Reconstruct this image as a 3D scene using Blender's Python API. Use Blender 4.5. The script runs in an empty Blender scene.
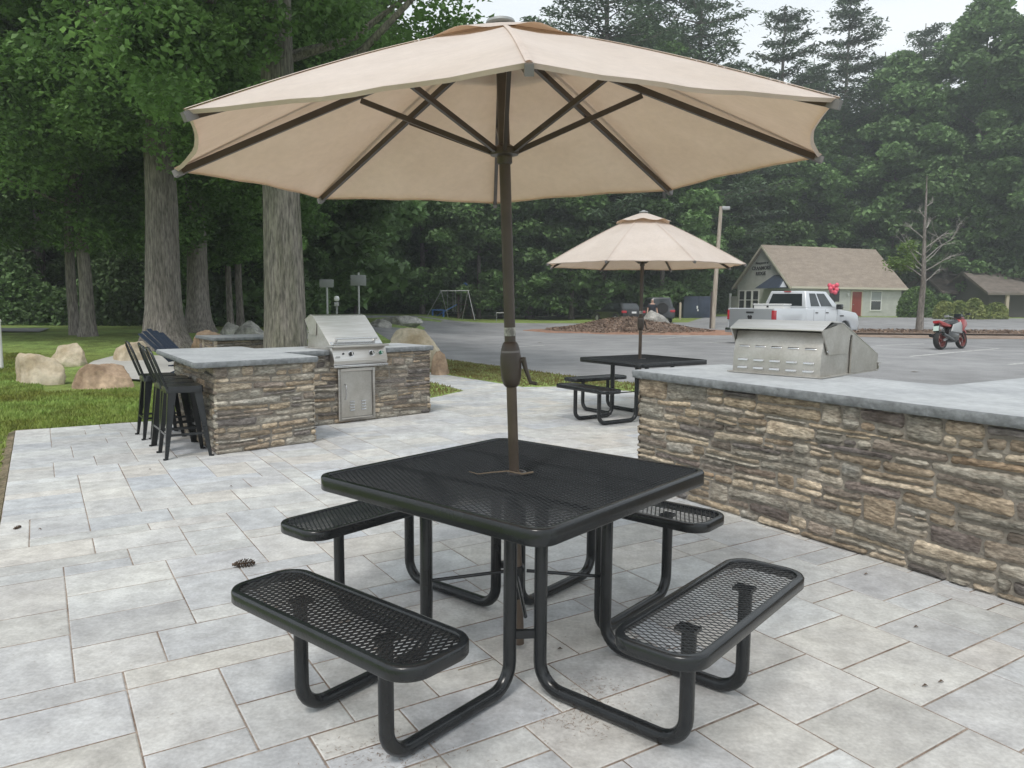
import bpy, bmesh, math, random
import numpy as np
from mathutils import Vector, Matrix
R = math.radians
# ------------------------------------------------------------------ camera
scene = bpy.context.scene
C = scene.collection
CAM_H = 1.46; FOC = 751.7; PITCH = R(6.222); ROLL = R(-0.433)
def cam_axes():
    cp, sp = math.cos(PITCH), math.sin(PITCH)
    fwd = Vector((0, cp, -sp)); right = Vector((1, 0, 0)); down = Vector((0, -sp, -cp))
    cr, sr = math.cos(ROLL), math.sin(ROLL)
    return cr*right + sr*down, -sr*right + cr*down, fwd
AX = cam_axes()
cd = bpy.data.cameras.new('camera'); cam = bpy.data.objects.new('camera', cd); C.objects.link(cam)
r_, d_, f_ = AX
cam.matrix_world = Matrix(((r_.x, -d_.x, -f_.x, 0), (r_.y, -d_.y, -f_.y, 0), (r_.z, -d_.z, -f_.z, CAM_H), (0, 0, 0, 1)))
cd.sensor_width = 36; cd.lens = FOC*36/1024; cd.clip_start = .05; cd.clip_end = 2000
scene.camera = cam
# ------------------------------------------------------------------ sky, sun, exposure
SUN_EL, SUN_ROT = 58, 200
w = bpy.data.worlds.new('World'); scene.world = w; w.use_nodes = True
nt = w.node_tree; nt.nodes.clear()
out = nt.nodes.new('ShaderNodeOutputWorld'); bg = nt.nodes.new('ShaderNodeBackground')
sky = nt.nodes.new('ShaderNodeTexSky'); sky.sky_type = 'NISHITA'; sky.sun_disc = False
sky.sun_elevation = R(SUN_EL); sky.sun_rotation = R(SUN_ROT); sky.dust_density = 3; sky.air_density = 1.2
tc = nt.nodes.new('ShaderNodeTexCoord'); mp = nt.nodes.new('ShaderNodeMapping'); mp.inputs['Scale'].default_value = (1, 1, 3.5)
nz = nt.nodes.new('ShaderNodeTexNoise'); nz.inputs['Scale'].default_value = 1.6; nz.inputs['Detail'].default_value = 5; nz.inputs['Roughness'].default_value = .55
rp = nt.nodes.new('ShaderNodeValToRGB'); rp.color_ramp.elements[0].position = .3; rp.color_ramp.elements[1].position = .72
rp.color_ramp.elements[0].color = (6.9, 7.6, 8.1, 1); rp.color_ramp.elements[1].color = (9.3, 9.55, 9.6, 1)
mx = nt.nodes.new('ShaderNodeMixRGB'); mx.inputs['Fac'].default_value = .88
nt.links.new(tc.outputs['Generated'], mp.inputs['Vector']); nt.links.new(mp.outputs['Vector'], nz.inputs['Vector'])
nt.links.new(nz.outputs['Fac'], rp.inputs['Fac']); nt.links.new(sky.outputs['Color'], mx.inputs['Color1']); nt.links.new(rp.outputs['Color'], mx.inputs['Color2'])
nt.links.new(mx.outputs['Color'], bg.inputs['Color']); bg.inputs['Strength'].default_value = .1; nt.links.new(bg.outputs[0], out.inputs[0])
sd = bpy.data.lights.new('sun', 'SUN'); sun = bpy.data.objects.new('sun', sd); C.objects.link(sun)
sd.energy = 1.5; sd.angle = R(15); sd.color = (1, .96, .9)
# sky sun_rotation is clockwise from +Y
sdir = Vector((math.sin(R(SUN_ROT))*math.cos(R(SUN_EL)), math.cos(R(SUN_ROT))*math.cos(R(SUN_EL)), math.sin(R(SUN_EL))))
sun.rotation_euler = sdir.to_track_quat('Z', 'Y').to_euler()
scene.view_settings.view_transform = 'Standard'; scene.view_settings.look = 'None'
scene.view_settings.exposure = .42; scene.view_settings.gamma = 1; scene.view_settings.use_curve_mapping = False
scene.render.engine = 'CYCLES'
scene.cycles.volume_bounces = 0; scene.cycles.max_bounces = 8; scene.cycles.diffuse_bounces = 4
# ------------------------------------------------------------------ helpers
YA = R(-32.16)
GA = Vector((math.sin(YA), math.cos(YA))); GB = Vector((math.cos(YA), -math.sin(YA)))   # paving directions
def ab(a, b): v = GA*a + GB*b; return (v.x, v.y)
def S(t): t = max(0., min(1., t)); return t*t*(3-2*t)
def gz(x, y):
    a = S((y-13)/8)*S((-x-3.2)/4); f = S((y-44)/16)*(.3+.7*S((x-2)/12))
    return .47*(1-(1-a)*(1-f))
def at(px, Y):            # x of a bearing at distance Y
    return (px-512)/FOC*Y
def thing(name, label, cat, loc=(0, 0, 0), rotz=0, group=None):
    o = bpy.data.objects.new(name, None); C.objects.link(o); o.empty_display_size = .1
    o.location = loc; o.rotation_euler = (0, 0, rotz); tag(o, label, cat, group); return o
def tag(o, label=None, cat=None, group=None, kind=None):
    if label: o['label'] = label
    if cat: o['category'] = cat
    if group: o['group'] = group
    if kind: o['kind'] = kind
    return o
def dup(root, loc, rotz, label=None, group=None):
    r = root.copy(); C.objects.link(r); r.location = loc; r.rotation_euler = (0, 0, rotz)
    if label: r['label'] = label
    if group: r['group'] = group
    for ch in list(root.children):
        c = ch.copy(); C.objects.link(c); c.parent = r
        for g in list(ch.children):
            d = g.copy(); C.objects.link(d); d.parent = c
    return r
class MB:
    def __init__(s): s.v = []; s.f = []; s.c = []
    def add(s, v, f, col=None):
        n = len(s.v); s.v += [tuple(p) for p in v]; s.f += [tuple(i+n for i in q) for q in f]; s.c += [col]*len(f); return s
    def box(s, x0, x1, y0, y1, z0, z1, M=None, col=None):
        v = [Vector((x, y, z)) for z in (z0, z1) for y in (y0, y1) for x in (x0, x1)]
        if M: v = [M @ p for p in v]
        return s.add(v, [(0, 2, 3, 1), (4, 5, 7, 6), (0, 1, 5, 4), (2, 6, 7, 3), (0, 4, 6, 2), (1, 3, 7, 5)], col)
    def bar(s, a, b, w, h, up=(0, 0, 1), col=None):
        a = Vector(a); b = Vector(b); d = (b-a); L = d.length; d.normalize(); u = Vector(up)
        x = d.cross(u)
        if x.length < 1e-4: x = d.cross(Vector((1, 0, 0)))
        x.normalize(); u = x.cross(d)
        v = [a+x*i*w/2+u*j*h/2+d*k*L for k in (0, 1) for j in (-1, 1) for i in (-1, 1)]
        return s.add(v, [(0, 1, 3, 2), (4, 6, 7, 5), (0, 4, 5, 1), (2, 3, 7, 6), (0, 2, 6, 4), (1, 5, 7, 3)], col)
    def tube(s, pts, r, n=10, caps=True, col=None):
        pts = [Vector(p) for p in pts]; m = len(pts); rr = r if isinstance(r, (list, tuple)) else [r]*m
        v = []; f = []; prev = None
        for i, p in enumerate(pts):
            t = (pts[min(i+1, m-1)]-pts[max(i-1, 0)]).normalized()
            if prev is None:
                a = t.cross(Vector((0, 0, 1)));
                if a.length < 1e-3: a = t.cross(Vector((1, 0, 0)))
                a.normalize()
            else:
                a = prev-t*prev.dot(t); a.normalize()
            prev = a; b = t.cross(a)
            for k in range(n):
                q = 2*math.pi*k/n; v.append(p+(a*math.cos(q)+b*math.sin(q))*rr[i])
        for i in range(m-1):
            for k in range(n):
                k2 = (k+1) % n; f.append((i*n+k, i*n+k2, (i+1)*n+k2, (i+1)*n+k))
        if caps: f.append(tuple(range(n-1, -1, -1))); f.append(tuple((m-1)*n+k for k in range(n)))
        return s.add(v, f, col)
    def lathe(s, prof, n=20, M=None, col=None, caps=True):       # prof: (r, z)
        v = []; f = []
        for (r, z) in prof:
            for k in range(n): q = 2*math.pi*k/n; v.append(Vector((r*math.cos(q), r*math.sin(q), z)))
        for i in range(len(prof)-1):
            for k in range(n): k2 = (k+1) % n; f.append((i*n+k, i*n+k2, (i+1)*n+k2, (i+1)*n+k))
        if caps: f.append(tuple(range(n-1, -1, -1))); f.append(tuple((len(prof)-1)*n+k for k in range(n)))
        if M: v = [M @ p for p in v]
        return s.add(v, f, col)
    def prism(s, prof, a0, a1, axis='y', M=None, col=None):   # prof CCW polygon extruded on axis
        n = len(prof)
        def P(p, t):
            if axis == 'y': return Vector((p[0], t, p[1]))
            if axis == 'x': return Vector((t, p[0], p[1]))
            return Vector((p[0], p[1], t))
        v = [P(p, a0) for p in prof]+[P(p, a1) for p in prof]
        if M: v = [M @ p for p in v]
        f = [tuple(range(n)), tuple(range(2*n-1, n-1, -1))]+[(i, i+n, (i+1) % n+n, (i+1) % n) for i in range(n)]
        return s.add(v, f, col)
    def sweep(s, loop, prof, closed_prof=False):     # loop: [(x,y,nx,ny)], prof: [(off,z)]
        m = len(loop); k = len(prof); v = []; f = []
        for (x, y, nx, ny) in loop:
            for (o, z) in prof: v.append((x+nx*o, y+ny*o, z))
        kk = k if closed_prof else k-1
        for i in range(m):
            j = (i+1) % m
            for a in range(kk):
                b = (a+1) % k; f.append((i*k+a, j*k+a, j*k+b, i*k+b))
        return s.add(v, f)
    def build(s, name, mat, parent=None, smooth=0, bevel=0, seg=2, fix=True):
        me = bpy.data.meshes.new(name); me.from_pydata(s.v, [], s.f)
        if any(c is not None for c in s.c):
            at_ = me.color_attributes.new('Col', 'FLOAT_COLOR', 'CORNER'); arr = []
            for p, c in zip(me.polygons, s.c):
                c = c or (.5, .5, .5); arr += [c[0], c[1], c[2], 1]*p.loop_total
            at_.data.foreach_set('color', arr)
        if fix or bevel:
            bm = bmesh.new(); bm.from_mesh(me)
            if fix and len(s.v) < 60000: bmesh.ops.remove_doubles(bm, verts=bm.verts, dist=1e-5); bmesh.ops.recalc_face_normals(bm, faces=bm.faces)
            if bevel:
                bm.normal_update()
                ed = [e for e in bm.edges if len(e.link_faces) == 2 and e.calc_face_angle(0) > R(28)]
                bmesh.ops.bevel(bm, geom=ed, offset=bevel, segments=seg, profile=.5, affect='EDGES', clamp_overlap=True)
            bm.to_mesh(me); bm.free()
        if smooth or bevel:
            me.shade_smooth(); me.set_sharp_from_angle(angle=R(smooth or 40))
        if mat: me.materials.append(mat)
        o = bpy.data.objects.new(name, me); C.objects.link(o)
        if parent: o.parent = parent
        return o
def part(o, name, mb, mat, **k): return mb.build(name, mat, o, **k)
# ------------------------------------------------------------------ materials
def mat(name, col, rough=.8, metal=0, noise=None, bump=None, vcol=False, coord='Object', spec=.5, coat=0, stretch=(1, 1, 1), trans=0, randv=0, ttint=(1, 1, 1)):
    m = bpy.data.materials.new(name); m.use_nodes = True; nt = m.node_tree; N = nt.nodes; L = nt.links
    b = N['Principled BSDF']; b.inputs['Roughness'].default_value = rough; b.inputs['Metallic'].default_value = metal
    b.inputs['Specular IOR Level'].default_value = spec; b.inputs['Coat Weight'].default_value = coat
    tc = N.new('ShaderNodeTexCoord'); mp = N.new('ShaderNodeMapping'); mp.inputs['Scale'].default_value = stretch
    L.new(tc.outputs[coord], mp.inputs['Vector'])
    src = None
    if vcol:
        a = N.new('ShaderNodeVertexColor'); a.layer_name = 'Col'; src = a.outputs['Color']
    else:
        rgb = N.new('ShaderNodeRGB'); rgb.outputs[0].default_value = (*col, 1); src = rgb.outputs[0]
    for (sc, det, lo, hi, tint) in (noise or []):     # multiply by a noise ramp: lo..hi, tinted
        n = N.new('ShaderNodeTexNoise'); n.inputs['Scale'].default_value = sc; n.inputs['Detail'].default_value = det; n.inputs['Roughness'].default_value = .6
        L.new(mp.outputs[0], n.inputs['Vector'])
        r = N.new('ShaderNodeValToRGB'); r.color_ramp.elements[0].position = .36; r.color_ramp.elements[1].position = .64
        r.color_ramp.elements[0].color = (lo*tint[0], lo*tint[1], lo*tint[2], 1); r.color_ramp.elements[1].color = (hi, hi, hi, 1)
        L.new(n.outputs['Fac'], r.inputs['Fac'])
        x = N.new('ShaderNodeMixRGB'); x.blend_type = 'MULTIPLY'; x.inputs['Fac'].default_value = 1
        L.new(src, x.inputs['Color1']); L.new(r.outputs['Color'], x.inputs['Color2']); src = x.outputs['Color']
    if randv:
        oi = N.new('ShaderNodeObjectInfo'); mr = N.new('ShaderNodeMapRange'); mr.inputs['To Min'].default_value = 1-randv; mr.inputs['To Max'].default_value = 1+randv
        L.new(oi.outputs['Random'], mr.inputs['Value']); x = N.new('ShaderNodeMixRGB'); x.blend_type = 'MULTIPLY'; x.inputs['Fac'].default_value = 1
        L.new(src, x.inputs['Color1']); L.new(mr.outputs[0], x.inputs['Color2']); src = x.outputs['Color']
    L.new(src, b.inputs['Base Color'])
    if bump:
        sc, det, st = bump
        n = N.new('ShaderNodeTexNoise'); n.inputs['Scale'].default_value = sc; n.inputs['Detail'].default_value = det
        L.new(mp.outputs[0], n.inputs['Vector']); bp = N.new('ShaderNodeBump'); bp.inputs['Strength'].default_value = st; bp.inputs['Distance'].default_value = .02
        L.new(n.outputs['Fac'], bp.inputs['Height']); L.new(bp.outputs[0], b.inputs['Normal'])
    if trans:
        o = N['Material Output']; t = N.new('ShaderNodeBsdfTranslucent'); tm = N.new('ShaderNodeMixRGB'); tm.blend_type = 'MULTIPLY'; tm.inputs['Fac'].default_value = 1; tm.inputs['Color2'].default_value = (*ttint, 1); L.new(src, tm.inputs['Color1']); L.new(tm.outputs[0], t.inputs['Color'])
        ms = N.new('ShaderNodeMixShader'); ms.inputs['Fac'].default_value = trans
        L.new(b.outputs[0], ms.inputs[1]); L.new(t.outputs[0], ms.inputs[2]); L.new(ms.outputs[0], o.inputs['Surface'])
    return m
W1 = (1, 1, 1)
M = {}
M['black'] = mat('black_coated_metal', (.014, .016, .018), .24, bump=(90, 2, .04), noise=[(6, 3, .8, 1.3, W1)])
M['blackmesh'] = mat('black_mesh', (.012, .014, .016), .28)
M['brown'] = mat('bronze_pole', (.062, .048, .040), .42, noise=[(9, 3, .85, 1.15, W1)])
M['brownlow'] = mat('bronze_pole_low', (.095, .070, .052), .5, noise=[(9, 3, .85, 1.15, W1)])
M['grayp'] = mat('gray_plastic', (.16, .15, .15), .5)
M['canopy'] = mat('canopy_fabric', (.67, .605, .565), .9, noise=[(3, 4, .95, 1.03, (1, .99, .98)), (30, 3, .97, 1.02, W1), (1.1, 5, .95, 1.03, (1, .985, .96))], bump=(7, 5, .35), trans=.26, spec=.2, ttint=(1, .74, .50))
M['paver'] = mat('pavers', None, .75, vcol=True, noise=[(2.2, 5, .90, 1.10, (1, 1, 1.025)), (9, 7, .84, 1.10, (1, .99, .985)), (60, 4, .88, 1.07, W1)], bump=(14, 8, .3))
M['joint'] = mat('joint_sand', (.29, .245, .21), .95, noise=[(3, 4, .6, 1.2, (1.05, .9, .8)), (40, 3, .7, 1.2, W1)])
M['stone'] = mat('ledge_stone', None, .85, vcol=True, stretch=(1, 1, 3), noise=[(7, 6, .62, 1.25, (1, .95, .9)), (28, 5, .72, 1.25, W1), (3, 3, .8, 1.15, (.95, .98, 1))], bump=(22, 8, .7))
M['mortar'] = mat('mortar', (.27, .245, .21), .95, noise=[(9, 4, .75, 1.15, W1)], bump=(60, 4, .5))
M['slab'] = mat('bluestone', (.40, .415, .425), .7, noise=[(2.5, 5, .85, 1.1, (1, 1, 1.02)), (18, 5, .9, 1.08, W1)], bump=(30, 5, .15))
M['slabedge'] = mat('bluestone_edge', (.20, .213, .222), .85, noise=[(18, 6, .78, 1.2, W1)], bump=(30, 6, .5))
M['steel'] = mat('brushed_steel', (.60, .585, .56), .36, 1, noise=[(3, 4, .88, 1.05, (1, .98, .95))], bump=(60, 2, .05), stretch=(1, 1, 30))
M['steeldull'] = mat('dull_steel', (.50, .485, .455), .5, .85, noise=[(5, 4, .88, 1.08, (1, .98, .95)), (60, 3, .94, 1.04, W1)])
M['dark'] = mat('dark_gap', (.012, .012, .013), .7)
M['knob'] = mat('knob', (.03, .03, .03), .35)
M['green'] = mat('green_badge', (.02, .14, .08), .4)
M['grass'] = mat('lawn', (.22, .32, .085), .95, coord='Object', noise=[(.35, 5, .7, 1.2, (1.1, .95, .7)), (2.5, 5, .7, 1.25, (1, .97, .9)), (30, 4, .6, 1.3, W1)], bump=(60, 4, .8))
M['blade'] = mat('grass_blades', (.23, .345, .09), .8, noise=[(.5, 4, .7, 1.2, (1.25, .95, .7)), (3, 4, .7, 1.3, (1.1, 1, .8))], trans=.25)
M['dryblade'] = mat('dry_grass', (.19, .19, .08), .8, noise=[(1.5, 4, .7, 1.2, (1.25, .95, .7))], trans=.25)
M['asphalt'] = mat('asphalt', (.29, .29, .295), .9, noise=[(.12, 5, .80, 1.1, W1), (.9, 7, .82, 1.1, W1), (60, 4, .82, 1.15, W1)], bump=(120, 4, .4))
M['concrete'] = mat('concrete', (.52, .51, .49), .9, noise=[(1, 5, .85, 1.1, W1)])
M['line'] = mat('road_paint', (.62, .62, .60), .8, noise=[(6, 6, .55, 1.1, W1)])
M['mulch'] = mat('mulch', (.15, .11, .085), .95, noise=[(2, 6, .55, 1.5, (1.1, .9, .8)), (25, 4, .5, 1.6, W1)], bump=(30, 5, 1))
M['redirt'] = mat('red_dirt', (.34, .19, .13), .95, noise=[(2, 6, .65, 1.25, (1, .95, .85)), (25, 4, .7, 1.2, W1)], bump=(30, 5, 1))
M['bark'] = mat('bark', (.20, .18, .165), .95, noise=[(13, 8, .5, 1.4, W1), (1.5, 4, .75, 1.2, (1, 1, .95))], bump=(9, 8, 1), stretch=(2.2, 2.2, .35))
M['barkmoss'] = mat('bark_with_lichen', (.205, .185, .165), .95, noise=[(12, 8, .45, 1.45, W1), (1.7, 5, .85, 1.15, (.97, 1.03, .88))], bump=(9, 8, 1), stretch=(2.2, 2.2, .35))
M['leaf'] = mat('maple_leaves', (.165, .285, .085), .6, noise=[(.45, 3, .62, 1.35, (.9, 1, .9)), (3, 3, .7, 1.3, W1)], trans=.45, randv=.12)
M['leaf2'] = mat('dark_leaves', (.135, .23, .08), .65, noise=[(.4, 3, .65, 1.35, W1), (3, 3, .75, 1.25, W1)], trans=.3, randv=.15)
M['leaf3'] = mat('oak_leaves', (.14, .235, .085), .65, noise=[(.3, 3, .65, 1.3, W1), (3, 3, .75, 1.25, W1)], trans=.3, randv=.15)
M['needle'] = mat('pine_needles', (.105, .165, .09), .7, noise=[(.4, 3, .65, 1.3, W1)], trans=.15, randv=.15)
M['under'] = mat('undergrowth', (.12, .20, .075), .8, noise=[(.4, 4, .5, 1.4, W1)], trans=.2)
M['bush'] = mat('round_bush', (.11, .19, .05), .8, noise=[(1.5, 4, .7, 1.3, W1)], trans=.2)
M['bush2'] = mat('yellow_bush', (.27, .30, .10), .8, noise=[(1.2, 4, .6, 1.2, (.8, 1, .7))], trans=.2)
M['stonegray'] = mat('boulder_gray', (.42, .41, .38), .9, noise=[(2.5, 6, .5, 1.25, W1), (12, 5, .75, 1.15, W1)], bump=(8, 8, .9))
M['stonetan'] = mat('boulder_tan', (.54, .475, .37), .9, noise=[(2.0, 6, .72, 1.15, (1, .9, .75)), (12, 5, .85, 1.1, W1)], bump=(7, 8, .9))
M['stonerust'] = mat('boulder_rust', (.42, .31, .22), .9, noise=[(2.0, 6, .5, 1.25, (1, .9, .8)), (12, 5, .8, 1.15, W1)], bump=(7, 8, .9))
M['silver'] = mat('silver_paint', (.60, .62, .65), .3, .25, coat=.6)
M['tailgate'] = mat('gray_tailgate', (.36, .38, .40), .4, .35, coat=.3)
M['glass'] = mat('dark_glass', (.02, .025, .028), .08, spec=.7)
M['redlight'] = mat('red_lens', (.42, .02, .03), .2, coat=.5)
M['tyre'] = mat('rubber', (.018, .018, .018), .8)
M['chrome'] = mat('chrome', (.6, .6, .6), .25, 1)
M['carblack'] = mat('black_paint', (.009, .010, .011), .25, coat=.5)
M['suv'] = mat('gray_paint', (.05, .055, .06), .35, coat=.4)
M['white'] = mat('white_paint', (.78, .78, .77), .5)
M['redpaint'] = mat('red_paint', (.34, .03, .028), .3, coat=.4)
M['darkred'] = mat('dark_red', (.16, .03, .025), .45)
M['navy'] = mat('navy_metal', (.035, .050, .080), .55, noise=[(2, 4, .8, 1.2, W1)])
M['navywood'] = mat('navy_resin', (.022, .034, .062), .5)
M['siding'] = mat('siding', (.55, .555, .53), .7, noise=[(2, 4, .92, 1.05, W1)])
M['shingle'] = mat('shingles', (.30, .25, .205), .95, noise=[(1.2, 6, .85, 1.12, W1), (9, 4, .8, 1.2, W1)], stretch=(1, 1, 4))
M['shingle2'] = mat('dark_shingles', (.17, .145, .125), .95, noise=[(2, 5, .8, 1.2, W1)])
M['trim'] = mat('cream_trim', (.58, .54, .44), .6)
M['reddoor'] = mat('red_door', (.26, .045, .035), .5)
M['shadewall'] = mat('shade_dark_wall', (.08, .075, .07), .8)  # wall colour darkened to stand in for the shade under the carport
M['pole'] = mat('wood_pole', (.45, .40, .34), .85, noise=[(4, 5, .7, 1.15, (1, .95, .88))], stretch=(3, 3, .4))
M['skin'] = mat('skin', (.52, .33, .25), .6)
M['shirt'] = mat('navy_shirt', (.02, .024, .035), .9)
M['hair'] = mat('gray_hair', (.42, .40, .38), .9)
M['pink'] = mat('pink_balloon', (.78, .10, .16), .25, coat=.3)
M['sign'] = mat('sign_back', (.30, .31, .315), .6, .3)
M['galv'] = mat('galvanised', (.42, .43, .43), .5, .6)
M['blue'] = mat('blue_plastic', (.05, .16, .42), .5)
M['cone'] = mat('pine_cone', (.10, .07, .05), .9, noise=[(40, 3, .6, 1.4, W1)])
M['twig'] = mat('twig', (.26, .20, .14), .9)
M['letter'] = mat('letters', (.03, .03, .03), .6)
M['tan'] = mat('tan_post', (.42, .36, .28), .8)
# ------------------------------------------------------------------ ground
rng = np.random.default_rng(7); rnd = random.Random(5)
def struct(o): o['kind'] = 'structure'; return o
def axis_pts(lo, hi, f0, f1, fine, coarse):
    a = []; x = lo
    while x < hi:
        a.append(x); x += fine if f0 <= x < f1 else coarse
    a.append(hi); return a
xs = axis_pts(-220, 260, -25, 10, .8, 6); ys = axis_pts(-40, 400, 6, 64, .8, 6)
mb = MB(); nx = len(xs)
mb.v = [(x, y, gz(x, y)-.035) for y in ys for x in xs]
mb.f = [(j*nx+i, j*nx+i+1, (j+1)*nx+i+1, (j+1)*nx+i) for j in range(len(ys)-1) for i in range(nx-1)]; mb.c = [None]*len(mb.f)
struct(mb.build('ground', M['grass'], smooth=60, fix=False))
def sheet(name, strips, z, m, dx=1.5, noise=0):   # strips: [(y, x0, x1)], follows the terrain
    mb = MB(); rows = []
    for i in range(len(strips)-1):
        (ya, a0, a1), (yb, b0, b1) = strips[i], strips[i+1]; n = max(1, int((yb-ya)/1.5))
        for k in range(n): t = k/n; rows.append((ya+(yb-ya)*t, a0+(b0-a0)*t, a1+(b1-a1)*t))
    rows.append(strips[-1]); K = 24
    for (y, x0, x1) in rows:
        for k in range(K+1):
            x = x0+(x1-x0)*k/K; mb.v.append((x, y, gz(x, y)+z))
    mb.f = [(j*(K+1)+i, j*(K+1)+i+1, (j+1)*(K+1)+i+1, (j+1)*(K+1)+i) for j in range(len(rows)-1) for i in range(K)]; mb.c = [None]*len(mb.f)
    return struct(mb.build(name, m, smooth=60, fix=False))
# parking lot: left/near edge runs along the grass strip
sheet('parking_lot', [(-6, 9, 90), (8, 5.5, 90), (10.3, 4.0, 90), (13.45, 2.3, 90), (15.0, 1.06, 90), (16.9, -.27, 90), (18.84, -1.7, 90), (24, -3.4, 90), (34, -6.8, 90), (44, -9.5, 75), (50.5, -10.5, 60), (51.5, -10.5, 60)], -.028, M['asphalt'])
sheet('road', [(51.5, -10.0, -3.0), (53.5, -11, -3)], -.027, M['asphalt'])
sheet('road', [(51.5, 12, 80), (56, 14, 80), (61.5, 17, 80)], -.026, M['asphalt'])
sheet('road', [(22.6, -60, -14.2), (25.4, -60, -15.6)], .0, M['asphalt'])
# pavers --------------------------------------------------------------
def inside(p, poly):
    x, y = p; c = False; n = len(poly)
    for i in range(n):
        x0, y0 = poly[i]; x1, y1 = poly[(i+1) % n]
        if (y0 > y) != (y1 > y) and x < (x1-x0)*(y-y0)/(y1-y0)+x0: c = not c
    return c
PATIO = [(-3.5, -.28), (9.87, -.28), (9.87, 4.0), (10.3, 5.0), (10.85, 5.84), (12.3, 5.95), (15.5, 5.7), (15.5, 6.7), (14.1, 6.86), (11.5, 7.06), (10.9, 7.1), (10.5, 8.0), (9.35, 8.35), (6.0, 9.3), (4.0, 9.3), (4.0, 4.6), (-3.5, 4.6)]
U = .1635
def build_pavers():
    a0, b0 = -3.5, -.28; na = int(19.2/U); nb = int(9.8/U)
    used = np.zeros((na, nb), bool); mb = MB(); rr = random.Random(11)
    for i in range(na):
        for j in range(nb):
            ca, cb = a0+(i+.5)*U, b0+(j+.5)*U
            if not inside((ca, cb), PATIO): used[i, j] = True
    pal = [(.50, .505, .495), (.47, .475, .475), (.53, .53, .51), (.455, .465, .47), (.49, .49, .47), (.455, .465, .475), (.51, .50, .475)]
    shapes = [((2, 3), 8), ((1, 3), 3.5), ((1, 2), 2.5), ((2, 2), 3.5), ((3, 2), 3), ((2, 1), .8), ((1, 4), .8)]
    for i in range(na):
        for j in range(nb):
            if used[i, j]: continue
            opts = [(s, w) for s, w in shapes if i+s[0] <= na and j+s[1] <= nb and not used[i:i+s[0], j:j+s[1]].any()]
            s = rr.choices([o[0] for o in opts], [o[1] for o in opts])[0] if opts else (1, 1)
            # avoid leaving single cells
            if (j+s[1] < nb and not used[i, j+s[1]]) and (j+s[1]+1 >= nb or used[i, j+s[1]+1]) and opts:
                alt = [o for o in opts if o[0][1] == s[1]+1]
                if alt: s = alt[0][0]
            used[i:i+s[0], j:j+s[1]] = True
            A0, A1, B0, B1 = a0+i*U, a0+(i+s[0])*U, b0+j*U, b0+(j+s[1])*U
            g = .0030; e = .004
            base = rr.choice(pal); k = rr.uniform(.96, 1.10); hq = rr.uniform(-.02, .02); base = (base[0]*(k+hq), base[1]*k, base[2]*(k-hq*1.3))
            zt = rr.uniform(.0, .0012)
            def jit(): return rr.uniform(-.0012, .0012)
            h_ = .0044; q = [(A0+h_+jit(), B0+g+jit()), (A0+h_+jit(), B1-g+jit()), (A1-h_+jit(), B1-g+jit()), (A1-h_+jit(), B0+g+jit())]
            qi = [(A0+h_+e, B0+g+e), (A0+h_+e, B1-g-e), (A1-h_-e, B1-g-e), (A1-h_-e, B0+g+e)]
            v = [(*ab(*p), -.018) for p in q]+[(*ab(*p), zt-.0022) for p in q]+[(*ab(*p), zt) for p in qi]
            f = [(0, 1, 5, 4), (1, 2, 6, 5), (2, 3, 7, 6), (3, 0, 4, 7), (4, 5, 9, 8), (5, 6, 10, 9), (6, 7, 11, 10), (7, 4, 8, 11), (8, 9, 10, 11)]
            mb.add(v, f, base)
    o = struct(mb.build('patio', M['paver'], fix=False))
    return o
build_pavers()
mb = MB(); mb.add([(*ab(a, b), -.0022) for a, b in PATIO], [tuple(range(len(PATIO)))[::-1]]); struct(mb.build('patio_bed', M['joint']))
# concrete path curling behind the stools
mb = MB(); pts = [(75, 14.0), (78, 14.9), (92, 15.9), (112, 16.6), (140, 16.8), (200, 16.5), (240, 15.6), (240, 13.6), (150, 13.4), (128, 13.6), (110, 13.4)]
mb.add([(at(p, y), y, gz(at(p, y), y)+.012) for p, y in pts], [tuple(range(len(pts)))[::-1]]); struct(mb.build('path', M['concrete']))
mb = MB(); rs = random.Random(4); L0 = [ab(a, -.285) for a in np.arange(-3, 9.9, .15)]+[ab(9.9, b) for b in np.arange(-.28, 3.4, .15)]
L1 = [ab(a, -.33-rs.uniform(0, .08)) for a in np.arange(-3, 9.9, .15)]+[ab(10.02+rs.uniform(0, .1), b) for b in np.arange(-.28, 3.4, .15)]
n_ = len(L0); mb.add([(*p, -.006) for p in L0]+[(*p, -.022) for p in L1], [(i, i+1, n_+i+1, n_+i) for i in range(n_-1)])
struct(mb.build('bare_soil', mat('soil', (.19, .15, .10), .95, noise=[(4, 5, .6, 1.3, (.9, 1, .8)), (40, 4, .6, 1.3, W1)], bump=(40, 5, .8))))
# parking lines
mb = MB()
def gpt(px, py, z=0):
    v = AX[0]*((px-512)/FOC)+AX[1]*((py-384)/FOC)+AX[2]; t = (CAM_H-z)/(-v.z); return Vector((v.x*t, v.y*t, z))
for (p, q) in [((876, 345), (924, 343)), ((910, 355.5), (1007, 347)), ((1009, 363.5), (1150, 350)), ((659, 338), (722, 333)), ((705, 342), (736, 340.8)), ((494, 324.5), (520, 323.6)), ((455, 325.5), (470, 325)), ((500, 347), (545, 344.5))]:
    a = gpt(*p); b = gpt(*q); d = (b-a); 
    if d.length > 7: b = a+d.normalized()*7
    d.normalize(); n = Vector((-d.y, d.x, 0))*.055; z = Vector((0, 0, -.024))
    mb.add([a-n+z, b-n+z, b+n+z, a+n+z], [(0, 1, 2, 3)])
struct(mb.build('parking_markings', M['line'], fix=False))
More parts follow.
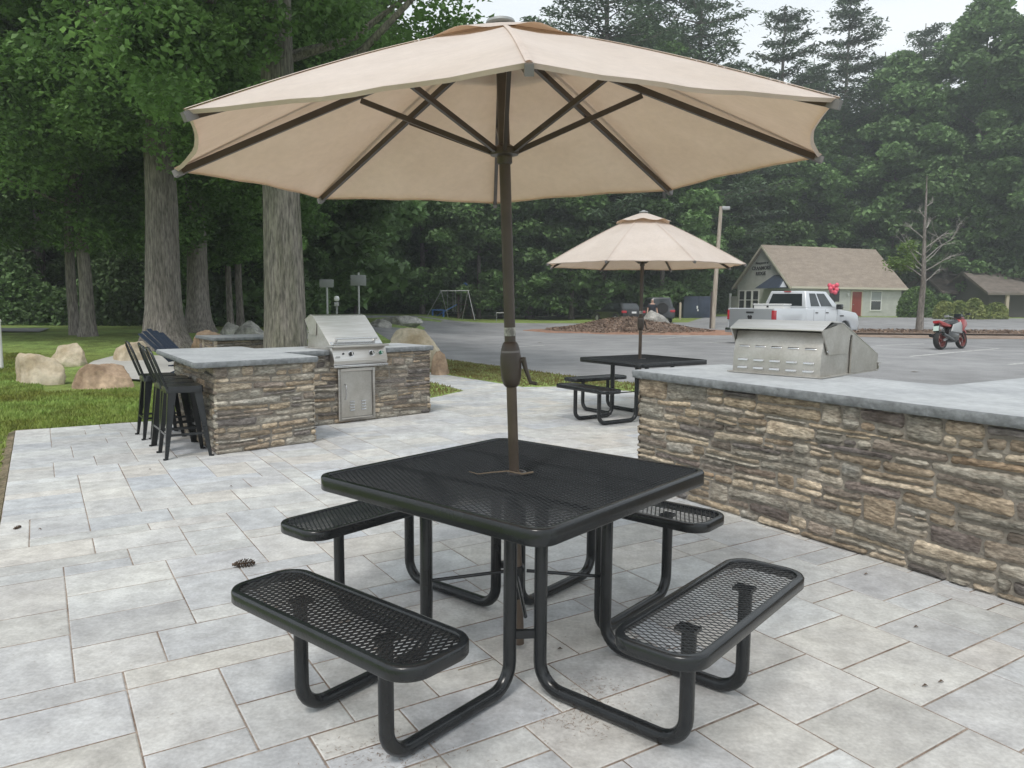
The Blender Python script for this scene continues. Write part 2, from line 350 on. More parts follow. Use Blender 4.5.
# mulch mound on the island, with a rim of red dirt
def mound(name, cx, cy, rx, ry, h, m, seed, z=0, n=60, k=14, rough=.06):
    rg = random.Random(seed); mb = MB(); mb.v.append((cx, cy, z+h))
    amp = [rg.uniform(.9, 1.1) for _ in range(n)]
    for j in range(1, k+1):
        t = j/k
        for i in range(n):
            q = 2*math.pi*i/n; a = (amp[i]+amp[i-1])/2; r = t*a
            mb.v.append((cx+rx*r*math.cos(q), cy+ry*r*math.sin(q), z+h*(1-S(t))**1.0+rg.uniform(-rough, rough)*(1-t)*min(1, h*3)-(.03 if j == k else 0)))
    for i in range(n): mb.f.append((0, 1+i, 1+(i+1) % n))
    for j in range(k-1):
        for i in range(n): a = 1+j*n+i; b = 1+j*n+(i+1) % n; mb.f.append((a, a+n, b+n, b))
    mb.c = [None]*len(mb.f); return struct(mb.build(name, m, smooth=70, fix=False))
mound('red_dirt', at(640, 40)+.3, 40, 6.6, 5.0, .10, M['redirt'], 3, -.025)
mound('mulch_mound', at(630, 40), 40.6, 4.7, 4.2, .66, M['mulch'], 4, -.02, rough=.10, n=150, k=36)
M['browndirt'] = mat('brown_dirt', (.30, .225, .18), .95, noise=[(2, 6, .65, 1.25, (1, .95, .85)), (25, 4, .7, 1.2, W1)], bump=(30, 5, 1))
sheet('dirt_strip', [(33.8, 18.0, 62), (34.8, 16, 62), (37.2, 15.6, 62), (38.2, 15.6, 62)], -.018, M['browndirt'])
sheet('mulch_bed', [(37.4, 16.6, 62), (38.2, 16.2, 62), (40.5, 16.6, 62), (42.2, 17.6, 62)], .05, M['mulch'])
rgc = np.random.default_rng(8); n = 5200; qa = rgc.uniform(0, 6.28, n); ra = rgc.uniform(0, 1, n)**.6
chips = np.stack([at(630, 40)+4.5*ra*np.cos(qa), 40.6+4.0*ra*np.sin(qa), .66*(1-ra*ra*(3-2*ra))+rgc.uniform(0, .07, n)], 1)
n = 5000; yy = rgc.uniform(38.0, 41.8, n); chips2 = np.stack([rgc.uniform(17, 40, n), yy, np.full(n, .07)+rgc.uniform(0, .08, n)], 1)
CHIPS = (chips, chips2)
# lawn pieces: strip and wedge beside the walk, right lawn across the road
def turf(poly, z=.012):
    mb = MB(); n = len(poly); c = Vector((sum(p[0] for p in poly)/n, sum(p[1] for p in poly)/n))
    mb.add([(*p, z) for p in poly]+[(*(c+(Vector(p)-c)*1.02), z-.05) for p in poly], [tuple(range(n))]+[(i, (i+1) % n, (i+1) % n+n, i+n) for i in range(n)])
    return struct(mb.build('lawn', M['grass']))
STRIP = [ab(16.8, 8.62), ab(14.4, 8.75), ab(12.1, 8.86), ab(10.15, 9.1), ab(8, 9.9), ab(8, 9.0), ab(9.33, 8.33), ab(10.45, 8.05), ab(10.85, 7.05), ab(11.5, 7.0), ab(14.1, 6.83), ab(16.8, 6.7)]
WEDGE = [ab(12.4, 5.97), ab(10.83, 5.86), ab(10.3, 5.05), ab(9.85, 4.1), ab(10.6, 2.0), ab(12.6, 2.4)]
turf(STRIP); turf(WEDGE, .006)
# ------------------------------------------------------------------ leaves / trees
def leaf_mesh(name, P, size, m, seed, up=.6, aspect=.62, parent=None, loc=None, link=True):
    rg = np.random.default_rng(seed); n = len(P)
    sz = size*rg.uniform(.6, 1.35, (n, 1))
    N = rg.normal(size=(n, 3)); N[:, 2] = np.abs(N[:, 2])+up; N /= np.linalg.norm(N, axis=1, keepdims=True)
    T = np.cross(N, rg.normal(size=(n, 3))); T /= np.linalg.norm(T, axis=1, keepdims=True); B = np.cross(N, T)
    a = P-T*sz*.5; c = P+T*sz*.5; b = P+B*sz*aspect*.5+T*sz*.08+N*sz*.12; d = P-B*sz*aspect*.5+T*sz*.08+N*sz*.12
    V = np.stack([a, b, c, d], 1).reshape(-1, 3)
    me = bpy.data.meshes.new(name); me.vertices.add(4*n); me.vertices.foreach_set('co', V.ravel())
    me.loops.add(4*n); me.loops.foreach_set('vertex_index', np.arange(4*n)); me.polygons.add(n)
    me.polygons.foreach_set('loop_start', np.arange(n)*4); me.polygons.foreach_set('loop_total', np.full(n, 4)); me.update()
    me.materials.append(m)
    if not link: return me
    o = bpy.data.objects.new(name, me); C.objects.link(o)
    if parent: o.parent = parent
    return o
def crown_pts(seed, z0, z1, Rx, n_cl, n_leaf, fill=.25, low=1.0):
    rg = np.random.default_rng(seed); H = z1-z0; cl = []
    while len(cl) < n_cl:
        t = rg.uniform(0, 1); q = rg.uniform(0, 2*math.pi)
        prof = (math.sin(math.pi*min(1, (t*.93+.09)))**.62)*(1-.25*t)*(low if t < .3 else 1)
        r = Rx*prof*rg.uniform(.35, 1)**.5*rg.uniform(.75, 1.1)
        cl.append((r*math.cos(q), r*math.sin(q), z0+t*H, Rx*rg.uniform(.15, .27)))
    cl = np.array(cl); k = rg.integers(0, n_cl, n_leaf); D = rg.normal(size=(n_leaf, 3)); D /= np.linalg.norm(D, axis=1, keepdims=True)
    rad = rg.uniform(fill, 1, (n_leaf, 1))**.6
    D[:, 2] = D[:, 2]*.6
    return cl[k, :3]+D*rad*cl[k, 3:4], cl
def trunk_mb(H, r0, cl=None, seed=0, flare=1.35, lean=(0, 0), nl=12, n=14, z_top=None):
    rg = random.Random(seed); mb = MB(); pts = []; rr = []
    zs = [-.3, 0, .15, .4, .9, 1.6]+[1.6+(H-1.6)*k/9 for k in range(1, 10)]
    for z in zs:
        t = max(0, z)/H; wob = .06*math.sin(z*.7+seed)*min(1, z/3)
        pts.append((lean[0]*t*H+wob, lean[1]*t*H+wob*.6, z)); rr.append(r0*(1-.82*t)*(1+(flare-1)*math.exp(-max(0, z)*3.2)))
    mb.tube(pts, rr, n)
    if cl is not None:
        for c in cl[:nl]:
            zb = max(H*.25, c[2]-abs(c[0]+c[1])*.35-1.2); t = zb/H
            if zb > c[2]: continue
            a = Vector((lean[0]*zb, lean[1]*zb, zb)); b = Vector(c[:3]); mid = (a+b)/2+Vector((0, 0, -.3))
            rb = r0*(1-.82*t)*.4; mb.tube([a, mid, b], [rb, rb*.6, rb*.2], 6)
    return mb
# near maples and pines: trunks with overhanging leaves
CAT = {}
def crownset(key, seed, z0, z1, Rx, ncl, nleaf, size, m, **k):
    P, cl = crown_pts(seed, z0, z1, Rx, ncl, nleaf, **k); CAT[key] = (leaf_mesh(key, P, size, M[m], seed, link=False), cl)
crownset('near_a', 21, 4.4, 16, 5.2, 130, 120000, .125, 'leaf')
crownset('near_c', 23, 2.7, 14, 4.6, 120, 100000, .13, 'leaf', low=1.2)
crownset('sparse', 24, 4.2, 16, 4.7, 115, 72000, .13, 'leaf', low=1.1)
crownset('near_b', 22, 4.2, 18, 5.8, 140, 130000, .135, 'leaf')
crownset('oak_a', 31, 3.0, 24, 6.4, 130, 32000, .44, 'leaf3')
crownset('oak_b', 32, 2.0, 22, 6.0, 120, 30000, .44, 'leaf3', low=1.1)
crownset('oak_c', 33, 4.5, 25, 7.0, 140, 34000, .44, 'leaf3')
crownset('dark_a', 34, 1.0, 20, 5.6, 120, 28000, .44, 'leaf2', low=1.25)
crownset('dark_b', 35, 1.5, 22, 6.0, 120, 30000, .44, 'leaf2', low=1.2)
crownset('mid_a', 36, 2.0, 13, 4.0, 90, 48000, .18, 'leaf2', low=1.15)
crownset('mid_b', 37, 2.5, 15, 4.2, 90, 44000, .18, 'leaf', low=1.1)
def tree(key, x, y, label, cat, name='tree', H=None, r0=.35, s=1, rot=0, lean=(0, 0), flare=1.35, bark='bark', group=None, seed=0, sz=None, nl=12):
    me, cl = CAT[key]
    o = thing(name, label, cat, (x, y, gz(x, y)-.035), rot, group); o.scale = (s, s, sz or s)
    zt = max(c[2] for c in cl)
    trunk_mb(zt*.97, r0/s, cl, seed, flare, lean, nl).build('trunk', M[bark], o, smooth=60)
    c = bpy.data.objects.new('crown', me); C.objects.link(c); c.parent = o
    return o
t1 = tree('sparse', at(285, 14.0), 14.0, 'thick rough trunk with pale lichen rising right behind the steel grill', 'tree', 'maple_tree', r0=.40, flare=1.25, bark='barkmoss', rot=1.0, seed=1, nl=14)
rq = np.random.default_rng(55); cc = np.stack([rq.uniform(-1.7, 1.3, 20), rq.uniform(-1.7, -.8, 20), rq.uniform(5.3, 7.8, 20)], 1); kk = rq.integers(0, 20, 13000); dd = rq.normal(size=(13000, 3)); dd /= np.linalg.norm(dd, axis=1, keepdims=True)
pp = cc[kk]+dd*rq.uniform(.2, 1, (13000, 1))**.6*np.array([.62, .5, .38]); ca, sa = math.cos(-1.0), math.sin(-1.0)
pp = np.stack([pp[:, 0]*ca-pp[:, 1]*sa, pp[:, 0]*sa+pp[:, 1]*ca, pp[:, 2]], 1); leaf_mesh('hanging_foliage', pp, .12, M['leaf'], 56, parent=t1)
mb = MB()
for c in cc[::2]: q = (c[0]*ca-c[1]*sa, c[0]*sa+c[1]*ca, c[2]); mb.tube([(0, 0, c[2]+.3), (q[0]*.5, q[1]*.5, c[2]+.35), q], [.05, .03, .012], 5)
part(t1, 'limb', mb, M['bark'], fix=False)
tree('near_b', at(165, 18.3), 18.3, 'broad straight trunk flaring at its base behind the black stools', 'tree', 'maple_tree', r0=.43, flare=1.7, rot=2.2, seed=2, nl=14)
tree('near_c', at(199, 23.8), 23.8, 'tapering grey trunk on the lawn just right of the broadest straight trunk', 'tree', 'maple_tree', r0=.35, flare=1.7, rot=4.0, seed=3, nl=10)
tree('near_c', at(75, 21.4), 21.4, 'slimmer left trunk of the close pair standing on the left lawn', 'tree', 'maple_tree', r0=.14, flare=1.2, rot=.2, seed=4, nl=8)
tree('near_c', at(88, 20.8), 20.8, 'right trunk of the close pair standing on the left lawn', 'tree', 'maple_tree', r0=.185, flare=1.5, rot=3.1, seed=5, nl=8)
tree('mid_b', at(231, 27), 27, 'thin left stem of the two slender trees between the big trunks', 'tree', 'slender_tree', r0=.11, lean=(-.03, 0), rot=.5, seed=6, nl=4)
tree('mid_b', at(241, 27.4), 27.4, 'thin right stem of the two slender trees between the big trunks', 'tree', 'slender_tree', r0=.13, rot=2.6, seed=7, nl=4)
tree('near_c', -16.0, 19.5, 'leafy maple overhanging the upper left corner of the lawn', 'tree', 'maple_tree', r0=.3, rot=5.0, seed=8, nl=8)
# pine mesh catalogue
def pine(key, seed, H, Rmax, z0, size=.36):
    rg = np.random.default_rng(seed); P = []; mb = MB(); z = z0
    mb.tube([(0, 0, -.3), (0, 0, H*.5), (0, 0, H)], [.34, .2, .03], 8)
    while z < H-.3:
        t = (z-z0)/(H-z0); L = Rmax*((1-t)**.62)*(.35+.65*min(1, t*5+.35))
        nb = rg.integers(5, 9)
        for k in range(nb):
            q = rg.uniform(0, 6.28); l = L*rg.uniform(.6, 1.15)+.25; up = rg.uniform(.0, .25)+t*.35
            n = max(3, int(l/.42)); d = np.array([math.cos(q), math.sin(q), 0])
            tip = d*l+np.array([0, 0, up*l]); mb.tube([(0, 0, z), tuple(tip*.6+np.array([0, 0, z-.1])), tuple(tip+np.array([0, 0, z]))], [.05, .035, .01], 4, caps=False)
            for i in range(n):
                u = (i+.8)/n
                if u < .2: continue
                p = tip*u+np.array([0, 0, z-.1*math.sin(3.14*u)]); w = .22+.35*math.sin(3.14*min(1, u*.9+.1))*min(1, l/2.5)
                m_ = 26
                Q = p+rg.normal(size=(m_, 3))*np.array([w, w, .055]); P.append(Q)
        z += rg.uniform(.75, 1.25)
    P = np.concatenate(P); me = leaf_mesh(key, P, size, M['needle'], seed, up=1.0, aspect=.30, link=False)
    tr = mb.build(key+'_tmp', M['bark'], fix=False); CAT[key] = (me, tr.data); bpy.data.objects.remove(tr)
pine('pine_a', 41, 26, 5.6, 4); pine('pine_b', 42, 24, 4.8, 3); pine('pine_c', 43, 28, 6.0, 6)
def pine_tree(key, x, y, label, s=1, rot=0, group=None):
    o = thing('pine_tree', label, 'pine tree', (x, y, gz(x, y)-.035), rot, group); o.scale = (s*1.22, s*1.22, s)
    for nm, me in (('trunk', CAT[key][1]), ('crown', CAT[key][0])):
        c = bpy.data.objects.new(nm, me); C.objects.link(c); c.parent = o
    return o
pine_tree('pine_a', at(690, 72), 72, 'tallest feathery pine topping out just above the right half of the big canopy', 1.32, .3)
pine_tree('pine_b', at(770, 84), 84, 'pointed pine standing alone against the sky right of the tallest one', 1.36, 1.3)
pine_tree('pine_c', at(832, 84), 84, 'pine with spread top beside the big rounded broadleaf crowns', 1.2, 2.2)
pine_tree('pine_c', at(600, 60), 60, 'dense pine whose top rises behind the vent of the big canopy', 1.15, 4.2)
pine_tree('pine_b', at(640, 74), 74, 'pale pine set back between the two nearer pines', 1.3, 5.2)
for i, (px, y, k, s) in enumerate([(560, 70, 'pine_a', .95), (725, 88, 'pine_c', 1.0), (800, 90, 'pine_a', 1.12), (868, 94, 'pine_b', 1.3), (748, 92, 'pine_b', 1.2), (905, 92, 'pine_a', 1.3), (660, 82, 'pine_c', 1.05), (535, 76, 'pine_b', 1.2)]):
    pine_tree(k, at(px, y), y, 'dark pine crown filling the wood behind the shop and lamp pole', s, i*1.7, 'pines in the wood behind the car park')
rf = random.Random(77); i = 0
def forest(n, px0, px1, y0, y1, keys, label, group, s0=.85, s1=1.1, mindist=3.2):
    pts = []; tries = 0
    while len(pts) < n and tries < 3000:
        tries += 1; y = rf.uniform(y0, y1); x = at(rf.uniform(px0, px1), y)
        if all((x-a)**2+(y-b)**2 > mindist**2 for a, b in pts): pts.append((x, y))
    for (x, y) in pts:
        tree(rf.choice(keys), x, y, label, 'tree', 'tree', r0=rf.uniform(.16, .3), s=rf.uniform(s0, s1), rot=rf.uniform(0, 6.3), group=group, seed=rf.randint(0, 999), nl=4)
forest(17, -190, 300, 31, 42, ['mid_a', 'mid_b', 'dark_a', 'mid_a'], 'dark leafy tree in the wood edge beyond the left lawn', 'trees in the wood beyond the left lawn', .95, 1.3)
forest(9, -190, 330, 47, 62, ['dark_a', 'oak_a'], 'tall dark tree rising behind the wood edge of the left lawn', 'tall trees behind the left wood edge', .95, 1.15)
forest(17, 300, 660, 59.5, 66, ['dark_a', 'dark_b', 'oak_b'], 'shady broadleaf tree behind the swings and far end of the car park', 'shady trees behind the swings', .8, .98)
forest(9, 320, 640, 69, 82, ['oak_a', 'oak_c'], 'tall broadleaf tree far behind the swings', 'tall trees far behind the swings', .9, 1.1)
forest(6, 620, 668, 64, 74, ['dark_a', 'dark_b'], 'dark broadleaf tree behind the navy container and lamp pole', 'dark trees behind the navy container', .68, .85)
forest(22, 700, 1110, 81, 94, ['dark_a', 'dark_b', 'oak_b'], 'broadleaf tree in the wood behind the small shop', 'broadleaf trees behind the small shop', .95, 1.2, 4)
for (px, y, k, s, lab, rt) in [(885, 80, 'oak_b', 1.18, 'tall rounded broadleaf crown directly above the right end of the shop roof', .4),
                         (965, 76, 'oak_c', 1.2, 'biggest broadleaf crown, filling the upper right with loose sunlit leaves', 1.9),
                         (1035, 70, 'oak_a', 1.2, 'loose tall broadleaf crown cut by the right edge of the view', 2.4),
                         (1000, 88, 'dark_b', .9, 'dark tree between the shop and the house at right', .9),
                         (940, 75, 'dark_a', .85, 'dense dark tree behind the round clipped bush', 3.3),
                         (1080, 78, 'oak_c', 1.1, 'broadleaf tree just outside the right edge behind the house', 4.4),
                         (430, 42, 'mid_b', 1.25, 'leafy tree whose twigs cross the sky left of the canopy vent', 2.0),
                         ]:
    if px == 430: continue
    tree(k, at(px, y), y, lab, 'tree', 'tree', r0=.3, s=s, rot=rt, seed=px, nl=16)
tree('sparse', at(400, 24), 24+0, 'tall high crowned tree whose twigs cross the sky above the grill', 'tree', 'tree', r0=.22, s=1.0, sz=1.25, rot=1.2, seed=90, nl=10).location = (at(292, 31), 31, .2)
for cp, lb in zip(CHIPS, ('loose bark chips and brush on the island mound', 'loose bark chips along the bed by the road')):
    tag(leaf_mesh('bark_chips', cp, .15, mat('bark_chips', (.24, .17, .125), .95, noise=[(1.5, 4, .5, 1.5, W1)]), 3, up=.8, aspect=.3), lb, 'mulch', kind='stuff')
# undergrowth: one mass nobody could count
rg = np.random.default_rng(5)
def band(n, px0, px1, y0, y1, h):
    px = rg.uniform(px0, px1, n); y = rg.uniform(y0, y1, n); x = (px-512)/FOC*y
    hh = h*(.65+.35*np.sin(px*.035+y*.3)*np.sin(px*.011+1)); z = rg.uniform(0, 1, n)**1.2*hh
    return np.stack([x, y, z+.45], 1)
tag(leaf_mesh('undergrowth', band(85000, -220, 330, 28.5, 35, 4.6), .2, M['under'], 8, up=.3), 'dark leafy undergrowth along the far side of the left lawn', 'undergrowth', kind='stuff')
P = np.concatenate([ band(26000, 330, 625, 61, 66, 4.6), band(9000, 610, 690, 63, 67, 6), band(10000, 690, 760, 78, 82, 8), band(34000, 730, 1180, 79, 86, 9), band(14000, 330, 625, 68, 72, 8), band(14000, -220, 330, 44, 50, 8)])
tag(leaf_mesh('undergrowth', P, .34, M['under'], 9, up=.3), 'dark leafy undergrowth filling the foot of the wood', 'undergrowth', kind='stuff')
# grass blades near the patio
def blades(name, P, h, m, seed, label):
    rg = np.random.default_rng(seed); n = len(P); q = rg.uniform(0, 6.28, n); wv = .006*np.stack([np.cos(q), np.sin(q), 0*q], 1)*(1+P[:, 1:2]*.12)
    hh = h*rg.uniform(.5, 1.3, (n, 1)); L = rg.normal(size=(n, 3))*.4; L[:, 2] = 1
    V = np.stack([P-wv, P+wv, P+L*hh], 1).reshape(-1, 3)
    me = bpy.data.meshes.new(name); me.vertices.add(3*n); me.vertices.foreach_set('co', V.ravel()); me.loops.add(3*n); me.loops.foreach_set('vertex_index', np.arange(3*n))
    me.polygons.add(n); me.polygons.foreach_set('loop_start', np.arange(n)*3); me.polygons.foreach_set('loop_total', np.full(n, 3)); me.update(); me.materials.append(m)
    o = bpy.data.objects.new(name, me); C.objects.link(o); tag(o, label, 'grass', kind='stuff')
n = 120000; rg = np.random.default_rng(3); Y = rg.uniform(4.2, 17, n*2); X = rg.uniform(-13, -2.2, n*2)
Aq = X*GA.x+Y*GA.y; Bq = X*GB.x+Y*GB.y; ok = ((Bq < -.35) | (Aq > 10.05)) & (X > -.78*Y) & ((Aq < 13.9) | (Bq < .0)); X = X[ok]; Y = Y[ok]
Z = np.array([gz(a, b) for a, b in zip(X, Y)])-.035
blades('grass', np.stack([X, Y, Z], 1), .055, M['blade'], 4, 'short mown green grass of the left lawn beside the patio')
PP = []
for poly, k, z in ((STRIP, 26000, .01), (WEDGE, 6000, .005)):
    a = np.array(poly); Q = rg.uniform(a.min(0), a.max(0), (k, 2)); PP += [(x, y, z) for x, y in Q if inside((x, y), [tuple(p) for p in poly])]
blades('grass', np.array(PP), .04, M['dryblade'], 6, 'thin dry grass strip between the patio and the car park')
# ------------------------------------------------------------------ stone walls
PAL = [((.37, .315, .245), 4), ((.285, .24, .19), 4), ((.45, .395, .325), 3.4), ((.29, .28, .255), 3.4), ((.155, .145, .145), 2), ((.34, .265, .195), 1.6), ((.22, .195, .175), 3), ((.36, .345, .315), 3), ((.19, .165, .16), 1.3)]
def stone_face(mb, p0, p1, h, seed, scale=1., pal=PAL, bright=1.):
    p0 = Vector(p0); p1 = Vector(p1); d = (p1-p0); L = d.length; d.normalize(); nrm = Vector((d.y, -d.x))   # outward = right of travel
    rg = random.Random(seed); nr = np.random.default_rng(seed)
    rows = [0.]
    while rows[-1] < h-.05*scale: rows.append(rows[-1]+rg.uniform(.042, .095)*scale)
    rows[-1] = h
    if rows[-1]-rows[-2] < .04: rows.pop(-2)
    ph = [(rg.uniform(0, 6), rg.uniform(.5, 1.6), rg.uniform(0, 6), rg.uniform(2, 5)) for _ in rows]
    def rz(i, s):
        if i == 0 or i == len(rows)-1: return rows[i]
        a, b, c, e = ph[i]; return rows[i]+.013*scale*math.sin(a+b*s*2)+.007*scale*math.sin(c+e*s*2)
    stones = []; skip = [[] for _ in rows]
    for i in range(len(rows)-1):
        s = -.022
        while s < L+.022:
            w = rg.choice([rg.uniform(.11, .24), rg.uniform(.20, .38), rg.uniform(.32, .55)])*scale
            for (a, b) in skip[i]:
                if a-.001 <= s < b-.001: s = b
            if s >= L+.02: break
            e = min(s+w, L+.022)
            for (a, b) in skip[i]:
                if s < a < e: e = a
            if L+.022-e < .05*scale: e = L+.022
            if e-s < .045*scale and stones and abs(stones[-1][1]-s) < .001 and stones[-1][4] == i:
                stones[-1][1] = e; s = e; continue
            j = i+1
            if i+2 < len(rows) and rg.random() < .09 and .09 < e-s < .3 and rows[i+2]-rows[i] < .2*scale:
                j = i+2; skip[i+1].append((s, e))
            stones.append([s, e, lambda t, i=i: rz(i, t), lambda t, j=j: rz(j, t), i])
            s = e
    fin = []
    for (s, e, lo, hi, i) in stones:
        hh = hi(s)-lo(s)
        if hh > .066*scale and rg.random() < .5 and e-s > .15*scale:
            q = rg.uniform(.35, .65); sl = rg.uniform(-.12, .12)
            mid = lambda t, s=s, e=e, lo=lo, hi=hi, q=q, sl=sl: lo(t)+(hi(t)-lo(t))*(q+sl*((t-s)/(e-s)-.5))
            if rg.random() < .4:
                c = s+(e-s)*rg.uniform(.35, .65); fin += [(s, c, lo, mid), (c, e, lo, mid), (s, e, mid, hi)]
            else: fin += [(s, e, lo, mid), (s, e, mid, hi)]
        else: fin.append((s, e, lo, hi))
    cols = [p[0] for p in pal]; wts = [p[1] for p in pal]
    for (s, e, lo, hi) in fin:
        w = e-s; hh = hi((s+e)/2)-lo((s+e)/2); nu = max(5, int(w/.018)); nv = max(4, int(hh/.014))
        g = rg.uniform(.002, .005); dep = rg.uniform(.008, .026); tx = rg.uniform(-.01, .01); tz = rg.uniform(-.006, .010)
        sk0 = rg.uniform(-.012, .012); sk1 = rg.uniform(-.012, .012)
        if s < 0: sk0 = 0
        if e > L: sk1 = 0
        rc = min(.35*hh, .022); rough = nr.normal(size=(nv+1, nu+1)); 
        rough = (rough+np.roll(rough, 1, 0)+np.roll(rough, 1, 1)+np.roll(rough, 2, 1))/4
        col = Vector(rg.choices(cols, wts)[0])*rg.uniform(.82, 1.12)*bright; col = Vector((col.x*1.03, col.y*.985, col.z*.91)); col2 = Vector(rg.choices(cols, wts)[0])*bright
        if rg.random() < .3: col = col.lerp(col2, .4)
        V = []
        eb = nr.normal(size=nu+1)*.0022; et = nr.normal(size=nu+1)*.0022
        for b in range(nv+1):
            v = b/nv
            for a in range(nu+1):
                u = a/nu; t = s+sk0*(v-.5)+(w+(sk1-sk0)*(v-.5))*u
                zl = lo(min(max(t, 0), L))+g+eb[a]; zh = hi(min(max(t, 0), L))-g+et[a]
                # rounded corners
                du = min(u, 1-u)*w; k = max(0., 1-du/rc) if rc > 0 else 0; ins = rc*(1-math.sqrt(max(0., 1-k*k)))*.75
                zz = zl+ins+(zh-zl-2*ins)*v
                uu = g if False else 0
                t2 = t+(g if u == 0 else (-g if u == 1 else 0))
                eu = min(1, min(u, 1-u)*w/.016); ev = min(1, min(v, 1-v)*hh/.013)
                prof = (1-(1-eu)**2.4)*(1-(1-ev)**2.4)
                dd = -.006+prof*(dep+.006+tx*(u-.5)+tz*(v-.5))+rough[b, a]*.0034*min(eu, ev)
                q = p0+d*t2+nrm*dd; V.append((q.x, q.y, zz))
        F = [(b*(nu+1)+a, b*(nu+1)+a+1, (b+1)*(nu+1)+a+1, (b+1)*(nu+1)+a) for b in range(nv) for a in range(nu)]
        mb.add(V, F, tuple(col))
def stone_wall(parent, poly, h, faces, seed, z0=-.02, bright=1.):
    """poly counter-clockwise; faces = indices of edges dressed with stones"""
    n = len(poly); mb = MB(); mb.prism(list(poly), z0, h, 'z'); part(parent, 'mortar_core', mb, M['mortar'])
    mb = MB()
    for i in faces: stone_face(mb, poly[i], poly[(i+1) % n], h, seed+i*7, bright=bright)
    return part(parent, 'stone_facing', mb, M['stone'], smooth=75, fix=False)
def slab(parent, poly, zt, th, seed, corner=.03, rough=.0035):
    rg = random.Random(seed); n = len(poly); pts = []
    for i in range(n):                      # rounded corners then short segments
        p = Vector(poly[i]); a = Vector(poly[i-1]); b = Vector(poly[(i+1) % n])
        ca = p+(a-p).normalized()*corner; cb = p+(b-p).normalized()*corner
        for k in range(5): t = k/4; pts.append((1-t)**2*ca+2*t*(1-t)*p+t*t*cb)
        nb = b+(p-b).normalized()*corner; L = (nb-cb).length; m = int(L/.03)
        for k in range(1, m): pts.append(cb.lerp(nb, k/m))
    m = len(pts); lv = [(-.006, zt), (.0, zt-.006), (.002, zt-th*.35), (.001, zt-th*.65), (-.003, zt-th+.004), (-.010, zt-th)]
    V = []; nn = []
    for i in range(m):
        t = (pts[(i+1) % m]-pts[i-1]).normalized(); nn.append(Vector((t.y, -t.x)))
    j0 = 0
    for li, (o, z) in enumerate(lv):
        for i in range(m):
            j = (rg.gauss(0, rough*.55) if li not in (0, 5) else rg.gauss(0, rough*.25)); q = pts[i]+nn[i]*(o+j*(1 if li else 1)); V.append((q.x, q.y, z+(rg.gauss(0, .001) if li in (2, 3) else 0)))
    F = [(l*m+i, (l+1)*m+i, (l+1)*m+(i+1) % m, l*m+(i+1) % m) for l in range(len(lv)-1) for i in range(m)]
    e = MB(); e.add(V, F); s = MB()
    top = MB(); top.add(V[:m], [tuple(range(m))]); top.add(V[-m:], [tuple(range(m-1, -1, -1))])
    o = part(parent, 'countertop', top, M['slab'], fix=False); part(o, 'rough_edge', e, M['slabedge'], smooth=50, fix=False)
    return o
# right counter (runs along GA) ------------------------------------------------
rc = thing('stone_counter', 'long stone veneered counter with grey slab top running off the right side', 'stone counter')
RCH = .868
poly = [ab(.3, 4.03), ab(.3, 5.04)]
polyW = [ab(4.48, 4.03), ab(.3, 4.03), ab(.3, 7.0), ab(2.6, 7.0), ab(2.6, 5.04), ab(4.48, 5.04)]
def ccw(p):
    a = sum(p[i][0]*p[(i+1) % len(p)][1]-p[(i+1) % len(p)][0]*p[i][1] for i in range(len(p)))
    return list(p) if a > 0 else list(p)[::-1]
pw = ccw(polyW); stone_wall(rc, pw, RCH, [i for i in range(6)], 100)
slab(rc, ccw([ab(4.545, 3.975), ab(.25, 3.975), ab(.25, 7.1), ab(2.68, 7.1), ab(2.68, 5.093), ab(4.6, 5.093)]), .93, .060, 5)
# left counter with the grill --------------------------------------------------
DX = Vector((.722, .692)); NX = Vector((-.692, .722)); G0 = Vector((-1.9, 9.05))
def dn(s, t): v = G0+DX*s+NX*t; return (v.x, v.y)
lc = thing('stone_counter', 'low stone counter that holds the steel grill and its cabinet door', 'stone counter')
gw = ccw([dn(-1.0, 0), dn(1.12, 0), dn(1.12, .72), dn(-1.0, .72)]); stone_wall(lc, gw, .825, [0, 1, 2, 3], 210, bright=1.08)
slab(lc, ccw([dn(-1.06, -.04), dn(1.18, -.04), dn(1.18, .78), dn(-1.06, .78)]), .885, .06, 7)
# bar island
bi = thing('stone_bar', 'stone bar island with overhanging slab where the black stools are lined up', 'stone counter')
bw = ccw([(-2.78, 7.0), (-2.05, 7.70), (-2.60, 8.27), (-3.0, 9.0), (-3.82, 8.55)])
bw = ccw([(-2.78, 7.0), (-2.05, 7.70), (-2.67, 8.34), (-3.82, 8.5)])
stone_wall(bi, bw, .83, [0, 1, 2, 3], 320, bright=1.12)
slab(bi, ccw([(-2.89, 6.80), (-1.97, 7.70), (-2.655, 8.415), (-3.35, 9.30), (-4.10, 8.62)]), .889, .055, 8, corner=.07)
